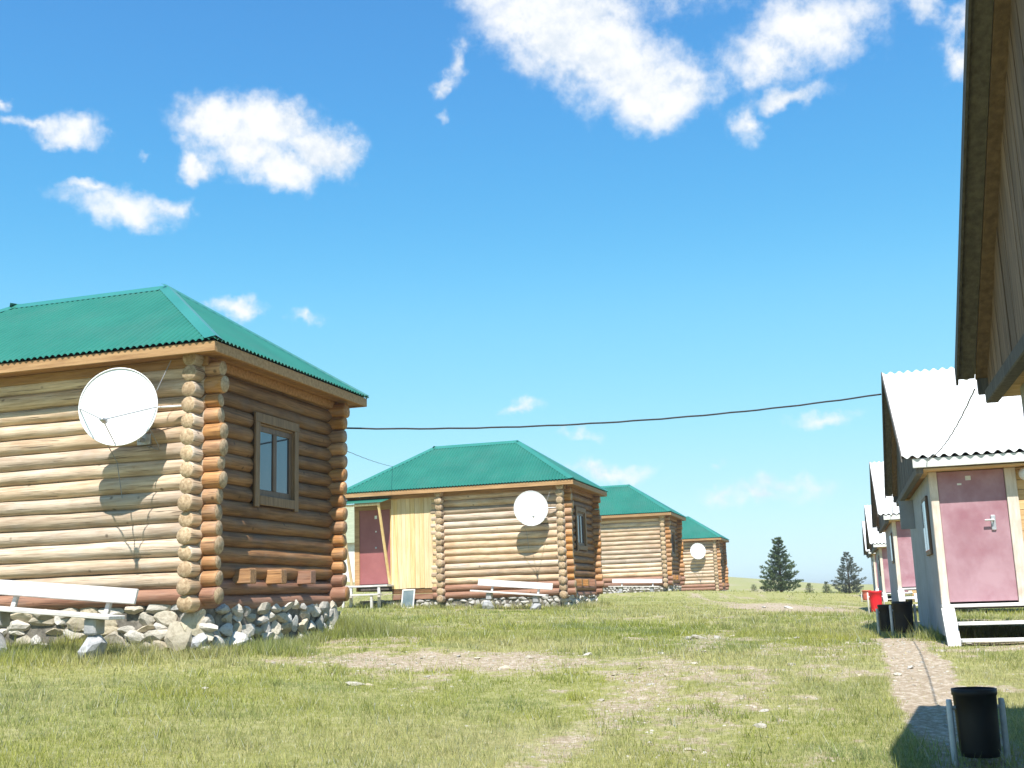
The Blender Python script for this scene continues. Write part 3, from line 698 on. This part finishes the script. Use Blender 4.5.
# ------------------------------------------------------------------ benches
def bench(i, u0, u1, v, w, tilt, label):
    p = hp(i, (u0+u1)/2, v, w); root = empty('bench', p, -TH)
    tag(root, label, 'bench', 'white plank benches in front of the cabins')
    L = (u1-u0)/2; T = Matrix.Rotation(tilt, 4, 'Y')
    def bx(nm, m, *a, X=None): return box(nm, m, root, *a, c=.006, M=T @ X if X is not None else T)
    bx('seat', M['bench_white'], -L-.12, L-.1, -.16, .14, -.06, -.015)
    bk = Matrix.Translation((0, .17, .2)) @ Matrix.Rotation(R(-14), 4, 'X')
    bx('backrest', M['bench_white'], -L, L, -.02, .02, -.085, .095, X=bk)
    for x in (-L*.62, L*.62):
        s = Matrix.Translation((x, .2, .03)) @ Matrix.Rotation(R(-14), 4, 'X')
        bx('back_post', M['bench_white'], -.03, .03, -.01, .04, -.1, .2, X=s)
        q = hp(i, (u0+u1)/2+x, v, 0); g = gz(q.x, q.y)-p.z
        zt = -math.sin(tilt)*x-.06
        box('leg', M['stone_grey'], root, x-.09, x+.07, -.1, .1, zt-.19, zt-.002, .02)
        hh = max(.12, zt-.17-(g-.1))
        put('support_stone', ROCK['stone_grey'][3 if x < 0 else 7], root, (x-.04, -.02, g-.1+hh/2), (.05, .1, .4), (.36, .34, hh*1.05))
    return root
bench(0, -2.35, -.2, -1.15, .0, R(5.2), 'white plank bench in front of the nearest cabin, cut by the frame edge')
bench(1, -2.3, -.12, -1.15, .13, R(5.2), 'white plank bench below the dish of the second cabin')
bench(2, -2.3, -.05, -1.0, .02, R(2), 'small distant white bench against the third cabin')

# a spare window sash leaning under the plank vestibule
def sash(i):
    q = hp(i, -4.68, -.42, 0); g = gz(q.x, q.y); root = empty('window_sash', (q.x, q.y, g), -TH)
    tag(root, 'spare white window sash leaning against the plank vestibule', 'window sash')
    T = Matrix.Rotation(R(-16), 4, 'X')
    for a in ((-.2, -.165, -.02, .02, 0, .58), (.165, .2, -.02, .02, 0, .58), (-.165, .165, -.019, .019, 0, .04), (-.165, .165, -.019, .019, .54, .58)):
        box('frame', M['white_paint'], root, *a, M=T)
    box('pane', M['glass_grey'], root, -.165, .165, -.004, .004, .04, .54, .001, M=T)
sash(1)

# ------------------------------------------------------------------ gabled houses on the right
TR = R(16.079); UR = Vector((math.cos(TR), -math.sin(TR), 0)); VR = Vector((math.sin(TR), math.cos(TR), 0))
GB, GR_ = 3.19, 1.727
RL = 5.4
RS = [(3.36-GB*math.sin(R(16.3)), 8.25-GB*math.cos(R(16.3)), 1.517), (6.091, 17.961, 1.695), (10.588, 33.069, 1.923), (14.963, 47.97, 1.746), (19.4, 62.9, 1.95)]
def rp(i, u, v, w): return Vector((RS[i][0], RS[i][1], RS[i][2]+Z0))+UR*u+VR*v+Vector((0, 0, w))
def gable_house(i, label, seed):
    yaw = -R(16.3) if i == 0 else -TR
    GR_ = 1.92 if i == 0 else 1.727
    rg = random.Random(seed); c = RS[i]
    root = empty('gabled_house', (c[0], c[1], c[2]+Z0), yaw); tag(root, label, 'house', 'small gabled houses with white roofs')
    per = .1333; sl = GR_/GB; ang = math.atan(sl)
    # corrugated slate sheets in two overlapping rows on either slope
    sw = per*8; nc = math.ceil(RL/(sw-.02)); ncols = 8*8
    sheet = {}
    for row, (a, b) in enumerate(((0, .54), (.5, 1.0))):
        for side in (1, -1):
            for k in range(5):
                x0, x1 = k*sw*1.0125, (k+1)*sw*1.0125+.03; mb = MB()
                lift = .012*row+.004*(k % 2)
                for s in range(ncols+1):
                    u = x0+(x1-x0)*s/ncols; z = .021*math.cos(2*math.pi*u/per)
                    r0 = -GB-(.02 if row == 0 else 0)
                    va, vb = -GB+GB*a, -GB+GB*b
                    for t in (va, vb): mb.v.append((u, side*t, (t+GB)*sl+z+.03+lift))
                    for t in (vb, va): mb.v.append((u, side*t, (t+GB)*sl+z+.022+lift))
                for s in range(ncols):
                    p, q = 4*s, 4*s+4
                    for e in range(4): mb.f.append((p+e, q+e, q+(e+1) % 4, p+(e+1) % 4)); mb.m.append(0)
                mb.f.append((0, 1, 2, 3)); mb.m.append(0); e = 4*ncols; mb.f.append((e+3, e+2, e+1, e)); mb.m.append(0)
                if side > 0: mb.f = [f[::-1] for f in mb.f]
                mb.build('roof_sheet', M['slate'], root, loc=(0, rg.uniform(-.008, .008), 0))
    U1 = 5*sw*1.0125
    # barge boards along both verges
    for ub in (-.014, U1+.002):
        for side in (1, -1):
            mb = MB(); y0, y1 = 0.0, GB-.02; t = .016
            vs = []
            for yy in (y0, y1):
                for zz in (-.05, .07):
                    for uu in (ub, ub+t): vs.append((uu, side*yy, (GB-yy)*sl+zz))
            mb.add(vs, [(0, 1, 3, 2), (4, 6, 7, 5), (0, 4, 5, 1), (2, 3, 7, 6), (0, 2, 6, 4), (1, 5, 7, 3)])
            mb.build('barge_board', M['plank_grey'], root)
    # boarding under the verge overhang
    for u0_, u1_ in ((.004, .235), (U1-.25, U1-.004)):
        for side in (1, -1):
            for q in range(2):
                a, b = u0_+(u1_-u0_)*q/2+.002, u0_+(u1_-u0_)*(q+1)/2-.002; mb = MB(); vs = []
                for yy in (0, GB-.04):
                    for zz in (-.022, -.003):
                        for uu in (a, b): vs.append((uu, side*yy, (GB-yy)*sl+zz-.012*q))
                mb.add(vs, [(0, 1, 3, 2), (4, 6, 7, 5), (0, 4, 5, 1), (2, 3, 7, 6), (0, 2, 6, 4), (1, 5, 7, 3)])
                mb.build('verge_board', M['plank_grey'] if q == 0 else M['plank_brown'], root)
    # gable cladding of upright planks and the beam under it
    for ug in (.2, U1-.24):
        v = -GB+.1
        while v < GB-.1:
            wd = rg.uniform(.11, .15); m_ = min(abs(v), abs(v+wd)); hi0, hi1 = (GB-abs(v))*sl-.037, (GB-abs(v+wd))*sl-.037
            mb = MB(); d0 = ug+rg.uniform(0, .008)
            vs = [(x, y, z) for x in (d0, d0+.02) for (y, z) in ((v+.003, -.1), (v+wd-.003, -.1), (v+wd-.003, hi1), (v+.003, hi0))]
            mb.add(vs, [(3, 2, 1, 0), (4, 5, 6, 7), (0, 1, 5, 4), (1, 2, 6, 5), (2, 3, 7, 6), (3, 0, 4, 7)])
            mb.build('gable_plank', M['plank_brown'] if i == 0 else M['plank_grey'], root); v += wd
        box('gable_beam', M['plank_grey'], root, ug-.03, ug+.06, -GB+.09, GB-.09, -.2, -.1, .008)
    # ceiling / soffit planks
    v = -GB+.075
    while v < GB-.08:
        wd = min(rg.uniform(.15, .19), GB-.075-v)
        if v < -GB+1.1 or v > GB-1.2: box('soffit_plank', M['siding'], root, .262, U1-.26, v+.003, v+wd-.003, -.16, -.135, .004)
        v += wd
    box('ceiling', M['plank_soffit'], root, .27, U1-.27, -GB+.2, GB-.2, -.13, -.11)
    box('fascia', M['white_paint'], root, .13, U1-.1, -GB+.03, -GB+.058, -.125, .0); box('fascia', M['plank_grey'], root, .13, U1-.1, GB-.058, GB-.03, -.125, .0)
    # walls
    w0, w1 = -2.35, -.16; ua, ub, va, vb = .35, U1-.4, -GB+.36, GB-.5
    t = .1
    wl = box('gable_wall', M['grey_wall'], root, ua, ua+t, va+.01, vb, w0, w1-.001)
    for (v0_, v1_, z0_, z1_) in ((-2.15, -1.25, -1.25, -.42),):
        f = box('window', M['frame_brown'], root, ua-.035, ua+.0, v0_, v1_, z0_, z1_, .01)
        for vv in (v0_+.06, (v0_+v1_)/2+.02): box('pane', M['glass'], f, ua-.042, ua-.034, vv, vv+(v1_-v0_)/2-.09, z0_+.07, z1_-.07, .002)
    box('gable_wall', M['grey_wall'], root, ub-t, ub, va+.01, vb, -2.0, w1-.001); box('rear_wall', M['grey_wall'], root, ua+t, ub-t, vb-t, vb-.002, -2.0, w1-.001); box('floor', M['plank_grey'], root, ua+t+.002, ub-t-.002, va+.1, vb-t-.002, -2.0, -1.94)
    z = w0; 
    d0, d1 = .44, 1.29
    while z < w1-.02:
        hgt = min(.135, w1-z)
        box('siding_board', M['siding'], root, d1+.14, ub-t, va, va+.03+rg.uniform(0, .006), z, z+hgt-.005, .004); z += hgt
    box('front_wall', M['plank_soffit'], root, d1+.141, ub-t, va+.037, va+.09, w0, w1-.002)
    box('door_post', M['beige_paint'], root, ua-.012, d0, va-.03, va+.09, -1.93, w1-.003); box('door_post', M['beige_paint'], root, d1, d1+.14, va-.032, va+.09, -1.93, w1-.003)
    dr = box('door', M['door_pink'], root, d0+.004, d1-.004, va-.005, va+.045, -1.905, w1-.01, .004)
    h_ = MB(); h_.cbox(1.06, 1.12, va-.03, va-.005, -.98, -.78, .008); h_.tube([(1.09, va-.03, -.85), (1.09, va-.075, -.85), (.98, va-.075, -.85)], .013, 6); h_.build('door_handle', M['metal'], dr)
    box('door_notice', M['white_paint'], dr, .80, .87, va-.008, va-.0055, -.30, -.24); box('door_notice', M['white_paint'], dr, .69, .745, va-.008, va-.0055, -.36, -.335)
    box('threshold', M['white_paint'], root, ua-.02, d1+.16, va-.14, va+.08, -1.975, -1.932)
    lp = MB(); lp.tube([(d1+.25, va-.02, -.27), (d1+.25, va-.05, -.27), (d1+.25, va-.12, -.27), (d1+.25, va-.17, -.27), (d1+.25, va-.195, -.27)], [.04, .075, .09, .07, .02], 14); lp.build('porch_lamp', M['white_paint'], root, True)
    # open steps
    for k, (ww, vv) in enumerate(((-2.155, va-.36), (-2.36, va-.6))):
        box('step', M['white_paint'], root, ua+.132, d1+.198, vv-.13, vv+.13, ww-.04, ww)
    for u0_ in (ua-.03, d1+.2):
        mb = MB(); vs = []
        for uu in (u0_, u0_+.16): vs += [(uu, va-.13, -1.977), (uu, va-.62, -2.44), (uu, va-.62, -2.75), (uu, va-.52, -2.75), (uu, va-.52, -2.47), (uu, va-.03, -1.977)]
        n = 6; mb.add(vs, [tuple(range(n))[::-1], tuple(range(n, 2*n))]+[((k+1) % n, (k+1) % n+n, k+n, k) for k in range(n)][::1])
        mb.build('stringer', M['white_paint'], root)
    # side cladding down to the ground
    box('plinth_board', M['grey_wall'], root, ua+.03, ua+.08, va+.02, vb, -3.2, w0-.002)
    # shutter standing open at the rear of the gable
    if i == 1: box('open_shutter', M['grey_wall'], root, .12, ua, 1.2, 1.23, -.72, -.24, .004)
    return root
RLB = ['gabled house overhead at the right edge, only its dark eaves showing', 'gabled house with pink door and white steps, nearest in the right row',
       'gabled house partly hidden just behind the pink-doored house', 'third white roof down the right row', 'farthest sliver of white roofed house at right']
for i in range(5): gable_house(i, RLB[i], 50+i)

# ------------------------------------------------------------------ litter bins hung between posts
def bin_(x, y, dia, hgt, yaw, m, label, post_h, gap=.05, base=.06, postm=None, sp=None):
    g = gz(x, y); root = empty('litter_bin', (x, y, g), yaw); tag(root, label, 'litter bin', 'litter bins beside the houses')
    r = dia/2; mb = MB(); n = 24
    prof = [(r*.86, base), (r*.93, base+.04), (r*.97, base+hgt*.6), (r, base+hgt*.9), (r*1.05, base+hgt*.91), (r*1.05, base+hgt), (r*.98, base+hgt), (r*.92, base+hgt*.5), (r*.85, base+.03)]
    for (a, z) in prof: mb.v += [(a*math.cos(2*math.pi*k/n), a*math.sin(2*math.pi*k/n), z) for k in range(n)]
    for j in range(len(prof)-1):
        for k in range(n): mb.f.append((j*n+k, j*n+(k+1) % n, (j+1)*n+(k+1) % n, (j+1)*n+k)); mb.m.append(0)
    mb.f.append(tuple(range(n))[::-1]); mb.m.append(0); e = (len(prof)-1)*n; mb.f.append(tuple(e+k for k in range(n))); mb.m.append(0)
    mb.build('drum', m, root, True)
    sp = sp or r+.035
    for s in (-1, 1):
        p = MB(); p.tube([(s*sp, 0, -.3), (s*sp, 0, post_h-.02), (s*sp, 0, post_h)], [.021, .021, .017], 10); po = p.build('post', postm or M['post'], root, True)
        p = MB(); p.tube([(s*sp, 0, base+hgt*.72), (s*r*.98, 0, base+hgt*.72)], .014, 8); p.build('pivot', M['metal'], po)
    return root
bin_(3.135, 8.0, .285, .45, -.05, M['bin_black'], 'black drum litter bin in the foreground shadow at right', .44, sp=.178)
bin_(5.73, 17.0, .29, .46, -.1, M['bin_black'], 'black litter bin between two pale posts near the pink door', .47, sp=.175)
bin_(5.87, 18.2, .25, .42, .2, M['bin_black'], 'black litter bin just left of and behind the pale-posted one', .42)
bin_(9.43, 30.0, .32, .54, -.1, M['bin_red'], 'bright red litter bin in a white frame', .56, postm=M['white_paint'], sp=.2)
bin_(13.5, 44.0, .34, .38, -.1, M['bin_orange'], 'faded orange-red bin far down the right row', .3)

# ------------------------------------------------------------------ cables
def cable(pts, sag, r, label, m):
    p0, p1 = Vector(pts[0]), Vector(pts[-1]); n = 40; mb = MB()
    mb.tube([p0.lerp(p1, t/n)-Vector((0, 0, sag*4*(t/n)*(1-t/n)+(.004*math.sin(t*1.9) if 0 < t < n else 0))) for t in range(n+1)], r, 6)
    o = mb.build('overhead_cable', m); return tag(o, label, 'cable', 'overhead cables')
cable([hp(0, -.25, B+.14, 2.76), rp(1, -.03, .34, GR_-.24)], .2, .014, 'long dark cable sagging between the nearest cabin and the white gable', M['cable'])
cable([hp(0, -.25, B+.14, 2.6), hp(1, -5.59, .77, HE+.88)], .06, .006, 'thin cable dropping to the roof of the second cabin', M['cable'])
cable([rp(0, .12, GB-.05, -.08), rp(1, .32, -GB+.02, -.02)], .10, .006, 'cable from the overhead eaves down across the white roof', M['cable_grey'])
cable([rp(1, .12, GB-.05, -.08), rp(2, .32, -GB+.02, -.02)], .12, .007, 'short cable reaching the second white roof', M['cable_grey'])

# ------------------------------------------------------------------ white hut far behind the cabins
def hut():
    x, y = -9.35, 60.0; g = gz(x, y); root = empty('white_hut', (x, y, g), -TH); tag(root, 'white walled hut glimpsed between the two nearest cabins', 'hut')
    box('wall', M['white_paint'], root, -1.6, 1.6, -1.5, 1.5, -.4, 1.9)
    mb = MB(); mb.add([(-1.8, -1.8, 1.88), (1.8, -1.8, 1.88), (1.8, 1.8, 1.88), (-1.8, 1.8, 1.88), (-1.8, 0, 4.0), (1.8, 0, 4.0)], [(0, 1, 5, 4), (2, 3, 4, 5), (1, 2, 5), (3, 0, 4), (3, 2, 1, 0)])
    mb.build('roof', M['teal_shade'], root)
hut()

# ------------------------------------------------------------------ pines
def pine(x, y, H, W, seed, label, name='pine_tree', dens=.8, cols=((.06, .10, .045), (.12, .17, .07)), tips=(.18, .23, .10), bareness=0., cat='tree'):
    rg = random.Random(seed); g = gz(x, y)-.05; root = empty(name, (x, y, g), rg.uniform(0, 6)); tag(root, label, cat)
    mb = MB(); mb.tube([(0, 0, 0), (.02, 0, H*.4), (0, .02, H*.75), (0, 0, H*.97)], [H*.028, H*.021, H*.01, .006], 8)
    br = MB(); V, F, T = [], [], []
    z = H*.10; whorl = 0
    def tuft(p, d, s, tint):
        for _ in range(5):
            dd = (d+Vector((rg.gauss(0, .6), rg.gauss(0, .6), rg.gauss(0, .5)))).normalized()
            sd_ = dd.orthogonal().normalized(); sd_ = (Matrix.Rotation(rg.uniform(0, 6.28), 3, dd) @ sd_)*s*.16
            b = len(V); l = s*rg.uniform(.7, 1.2)
            V.extend([p-sd_, p+sd_, p+dd*l]); F.append((b, b+1, b+2)); T.extend([tint]*3)
    while z < H*.97:
        f = (z/H-.1)/.9; prof = (1-f)**.85*(.62+.38*min(1, (z/H)/.22))
        L = W/2*prof*rg.uniform(.85, 1.1)+.06; nb = max(4, int(7-3*f)); a0 = rg.uniform(0, 6)
        for k in range(nb):
            if rg.random() < .08+bareness*.2: continue
            a = a0+2*math.pi*k/nb+rg.uniform(-.35, .35); l = L*rg.uniform(.7, 1.18); rise = l*(.1+.45*f+rg.uniform(-.08, .12))
            p0 = Vector((0, 0, z)); p1 = Vector((math.cos(a)*l, math.sin(a)*l, z+rise)); pm = p0.lerp(p1, .55)-Vector((0, 0, l*.06))
            br.tube([p0, pm, p1], [.018*H/4, .012*H/4, .004], 4, False)
            ns = int((14+70*l)*dens)
            for s in range(ns):
                t = rg.uniform(.22 if bareness < .3 else .4, 1.03); p = p0.lerp(pm, t/.55) if t < .55 else pm.lerp(p1, (t-.55)/.45)
                w = l*.2*(1.25-t); p = p+Vector((rg.gauss(0, w), rg.gauss(0, w), rg.gauss(0, w*.55)))
                q = rg.random(); base = cols[0]; hi = cols[1]
                tint = tuple(base[c]*(1-q)+hi[c]*q for c in range(3))
                if t > .85 and rg.random() < .35: tint = tips
                tuft(p, Vector((math.cos(a), math.sin(a), .5)), H*.035*rg.uniform(.8, 1.3), tint)
        z += H*(.075-.03*f)*rg.uniform(.8, 1.2)
    for _ in range(6): tuft(Vector((0, 0, H*.96)), Vector((0, 0, 1)), H*.045, cols[1])
    tr = mb.build('trunk', M['bark'], root, True); br.build('branch', M['bark'], tr, True)
    me = bpy.data.meshes.new('crown'); me.from_pydata([tuple(v) for v in V], [], F); me.materials.append(M['needles'])
    at = me.color_attributes.new('tint', 'FLOAT_COLOR', 'POINT'); at.data.foreach_set('color', np.c_[np.array(T), np.ones(len(T))].astype(np.float32).ravel())
    put('crown', me, root); return root
pine(17.4, 75, 3.75, 2.95, 5, 'dark green bushy pine standing alone beyond the cabins')
pine(23.95, 82, 3.2, 2.6, 8, 'sparse grey green pine near the right row of houses', dens=.62, cols=((.09, .11, .085), (.15, .175, .135)), tips=(.19, .21, .17), bareness=.4)
pine(19.75, 77, .8, .7, 21, 'small young pine to the right of the bushy pine', 'pine_sapling', .9)
pine(21.2, 78, 1.0, .8, 22, 'second young pine, nearer the sparse pine', 'pine_sapling', .9)
pine(16.2, 78, .6, .6, 23, 'tiny shrub right of the farthest log cabin', 'shrub', .8, cat='shrub')

# ------------------------------------------------------------------ stones lying about
def field_stones():
    rg = random.Random(99)
    spec = [(-3.12, 11.32, .16), (-1.71, 11.76, .30), (-1.58, 11.82, .16), (1.94, 9.49, .2), (.84, 14.28, .2), (.74, 10.96, .14), (2.71, 17.24, .36), (2.5, 17.0, .3), (3.0, 17.3, .26), (1.72, 14.1, .22), (1.24, 8.65, .14), (3.0, 12.8, .18), (-2.2, 13.2, .16), (-.7, 13.6, .2), (-.2, 13.2, .18), (.1, 14.0, .24), (-1.3, 13.1, .15), (1.2, 12.3, .13), (4.0, 17.1, .3), (4.2, 17.4, .2), (10.9, 34.2, .6), (8.3, 35.0, .5), (7.6, 35.3, .4), (9.7, 35.6, .5)]
    for _ in range(80):
        for _t in range(60):
            y = rg.uniform(8.2, 24); x = rg.uniform(-.36*y, .40*y)
            if bare(np.array([x]), np.array([y]))[0] > .45 and not (x > 5 and y > 15): break
        spec.append((x, y, rg.uniform(.06, .17)))
    for x, y, s in spec:
        s *= .75
        o = put('field_stone', rg.choice(ROCK['stone']), None, (x, y, gz(x, y)+s*.03), (rg.uniform(-.2, .2), rg.uniform(-.2, .2), rg.uniform(0, 6.3)), (s, s*rg.uniform(.5, .85), s*rg.uniform(.22, .42)))
        tag(o, 'small pale stone lying in the grass or track', 'stone', 'pale stones scattered over the turf')
    mb = MB()
    n = 0
    while n < 5000:
        y = rg.uniform(7.5, 22); x = rg.uniform(-.4*y, .45*y); b = bare(np.array([x]), np.array([y]))[0]
        n += 1
        if rg.random() > b*.9: continue
        s = rg.uniform(.012, .045); me = rg.choice(ROCK['stone_white']); z = gz(x, y); a = rg.uniform(0, 6); ca, sa = math.cos(a), math.sin(a)
        mb.add([(x+(v.co.x*ca-v.co.y*sa)*s, y+(v.co.x*sa+v.co.y*ca)*s*.8, z+v.co.z*s*.6) for v in me.vertices], [tuple(p.vertices) for p in me.polygons])
    tag(mb.build('gravel', M['stone']), 'loose pale gravel over the bare track', 'gravel', kind='stuff')
field_stones()

# ------------------------------------------------------------------ grass
def house_mask(x, y):
    m = np.zeros(x.shape, bool)
    for h in HS:
        u = (x-h[0])*UU.x+(y-h[1])*UU.y; v = (x-h[0])*VV.x+(y-h[1])*VV.y
        m |= (u > -6.6) & (u < .06) & (v > -.02) & (v < B+.05)
    for c in RS[:0]:
        u = (x-c[0])*UR.x+(y-c[1])*UR.y; v = (x-c[0])*VR.x+(y-c[1])*VR.y
        m |= (u > .42) & (u < RL-.4) & (v > -GB+2.2) & (v < GB-.5)
    return m
def build_grass():
    r = np.random.default_rng(5); X, Y, H, Wd = [], [], [], []
    def zone(n, y0, y1, k, h, w):
        y = np.sqrt(r.uniform(y0*y0, y1*y1, n)); x = y*r.uniform(-.53, .53, n)
        b = bare(x, y); cl = fbm(x*1.7, y*1.7, 71); tall = fbm(x*.6, y*.6, 91)
        keep = (r.random(n) > b*1.0-.06) & (r.random(n) < .35+1.1*cl) & ~house_mask(x, y)
        x, y, b, cl, tall = x[keep], y[keep], b[keep], cl[keep], tall[keep]
        hh = h*r.lognormal(0, .48, len(x))*(.5+1.0*tall)*(1-.55*b)
        # longer growth round the plinths
        for q in HS[:2]:
            u = (x-q[0])*UU.x+(y-q[1])*UU.y; v = (x-q[0])*VV.x+(y-q[1])*VV.y
            dd = np.hypot(np.maximum(np.maximum(-6.6-u, u-.1), 0), np.maximum(np.maximum(-v, v-B), 0)); hh *= 1+.9*np.exp(-dd/.35)
        X.append(x); Y.append(y); H.append(hh); Wd.append(np.full(len(x), w)*r.uniform(.7, 1.3, len(x)))
    zone(340000, 5.5, 12, 0, .028, .0055); zone(330000, 12, 20, 0, .032, .009); zone(220000, 20, 45, 0, .034, .018); zone(40000, 45, 85, 0, .045, .04)
    # rim of tufts at the cabin walls and bin posts
    for q in HS[:2]:
        n = 26000 if q is HS[0] else 9000
        side = r.random(n) < .6; u = np.where(side, r.uniform(-6.6, .3, n), r.normal(.32, .14, n)); v = np.where(side, r.normal(-.30, .16, n), r.uniform(-.3, B, n))
        x = q[0]+UU.x*u+VV.x*v; y = q[1]+UU.y*u+VV.y*v; cl = fbm(x*2.3, y*2.3, 15); k = r.random(n) < 1.5*cl-.15
        X.append(x[k]); Y.append(y[k]); H.append((.13*r.lognormal(0, .35, n)*(.35+cl))[k]); Wd.append((np.full(n, .009 if q is HS[0] else .018))[k])
    # tussocks of coarser grass
    nt_ = 8000; ty = np.sqrt(r.uniform(7**2, 30**2, nt_)); tx = ty*r.uniform(-.5, .5, nt_); ok = (r.random(nt_) < 1.6*fbm(tx*.7, ty*.7, 201)-.35) & ~house_mask(tx, ty) & (bare(tx, ty) < .5)
    tx, ty = tx[ok], ty[ok]; k = 22; rad = r.uniform(.03, .10, len(tx))
    bx_ = (tx[:, None]+r.normal(0, 1, (len(tx), k))*rad[:, None]).ravel(); by_ = (ty[:, None]+r.normal(0, 1, (len(tx), k))*rad[:, None]).ravel()
    X.append(bx_); Y.append(by_); H.append((np.repeat(r.uniform(.045, .11, len(tx)), k))*r.lognormal(0, .3, len(bx_))); Wd.append(.004+.0005*by_)
    # weeds: a rank clump past the far corner of the near cabin, others by the posts and steps
    for cx, cy, sg, k, hh in ((-2.55, 17.5, .28, 3500, .20), (-2.2, 17.9, .4, 2500, .13), (-3.0, 14.4, .2, 1200, .13), (-5.4, 13.2, .4, 2500, .12), (-4.6, 13.3, .3, 1500, .11), (5.9, 15.9, .25, 900, .12), (6.3, 17.2, .5, 1500, .12), (3.2, 8.2, .3, 900, .08), (-6.4, 13.5, .5, 2500, .12)):
        X.append(r.normal(cx, sg, k)); Y.append(r.normal(cy, sg, k)); H.append(hh*r.lognormal(0, .35, k)); Wd.append(np.full(k, .009))
    X, Y, H, Wd = map(np.concatenate, (X, Y, H, Wd)); n = len(X); Zg = height(X, Y)-.008
    a = r.uniform(0, 2*np.pi, n); la = r.uniform(0, 2*np.pi, n); ln = H*r.uniform(.15, .75, n)
    V = np.zeros((n, 3, 3)); dx, dy = np.cos(a)*Wd/2, np.sin(a)*Wd/2
    V[:, 0] = np.c_[X-dx, Y-dy, Zg]; V[:, 1] = np.c_[X+dx, Y+dy, Zg]; V[:, 2] = np.c_[X+np.cos(la)*ln, Y+np.sin(la)*ln, Zg+H]
    me = bpy.data.meshes.new('grass'); me.vertices.add(3*n); me.vertices.foreach_set('co', V.astype(np.float32).ravel())
    me.loops.add(3*n); me.loops.foreach_set('vertex_index', np.arange(3*n, dtype=np.int32)); me.polygons.add(n)
    me.polygons.foreach_set('loop_start', np.arange(0, 3*n, 3, dtype=np.int32)); me.update(calc_edges=True)
    t = np.clip(fbm(X*.9, Y*.9, 131)*1.5-.25+r.normal(0, .2, n), 0, 1)[:, None]; dry = np.clip(fbm(X*.45, Y*.45, 151)*2-.75+r.normal(0, .28, n), 0, 1)[:, None]
    g1, g2, g3 = np.array([.205, .25, .05]), np.array([.37, .38, .10]), np.array([.53, .47, .26])
    c = g1*(1-t)+g2*t; blu = np.clip(fbm(X*1.3, Y*1.3, 171)*2.6-1.25, 0, 1)[:, None]; c = c*(1-.75*blu)+np.array([.20, .26, .115])*.75*blu; yel = np.clip(fbm(X*1.1, Y*1.1, 181)*2.8-1.45, 0, 1)[:, None]; c = c*(1-.7*yel)+np.array([.37, .37, .06])*.7*yel; c = c*(1-.8*dry)+g3*.8*dry; pale = r.random(n) < .06; c[pale] = np.array([.46, .47, .36]); c *= r.uniform(.75, 1.25, n)[:, None]
    at = me.color_attributes.new('tint', 'FLOAT_COLOR', 'POINT'); cc = np.ones((n, 3, 4)); cc[:, :, :3] = c[:, None, :]
    at.data.foreach_set('color', cc.astype(np.float32).ravel()); me.materials.append(M['grass']); me.validate()
    tag(put('grass', me), 'short patchy yellow green grass over the yard', 'grass', kind='stuff')
build_grass()

# ------------------------------------------------------------------ thin summer haze
def haze():
    mb = MB(); mb.box(-3200, 3200, -2700, 5200, -3, 14)
    m = bpy.data.materials.new('haze'); m.use_nodes = True; N = m.node_tree.nodes; N.remove(N['Principled BSDF'])
    v = N.new('ShaderNodeVolumePrincipled'); v.inputs['Color'].default_value = (.97, .985, 1, 1); v.inputs['Density'].default_value = .0007; v.inputs['Anisotropy'].default_value = .2
    m.node_tree.links.new(v.outputs[0], N['Material Output'].inputs['Volume'])
    tag(mb.build('haze', m), kind='stuff')
haze()
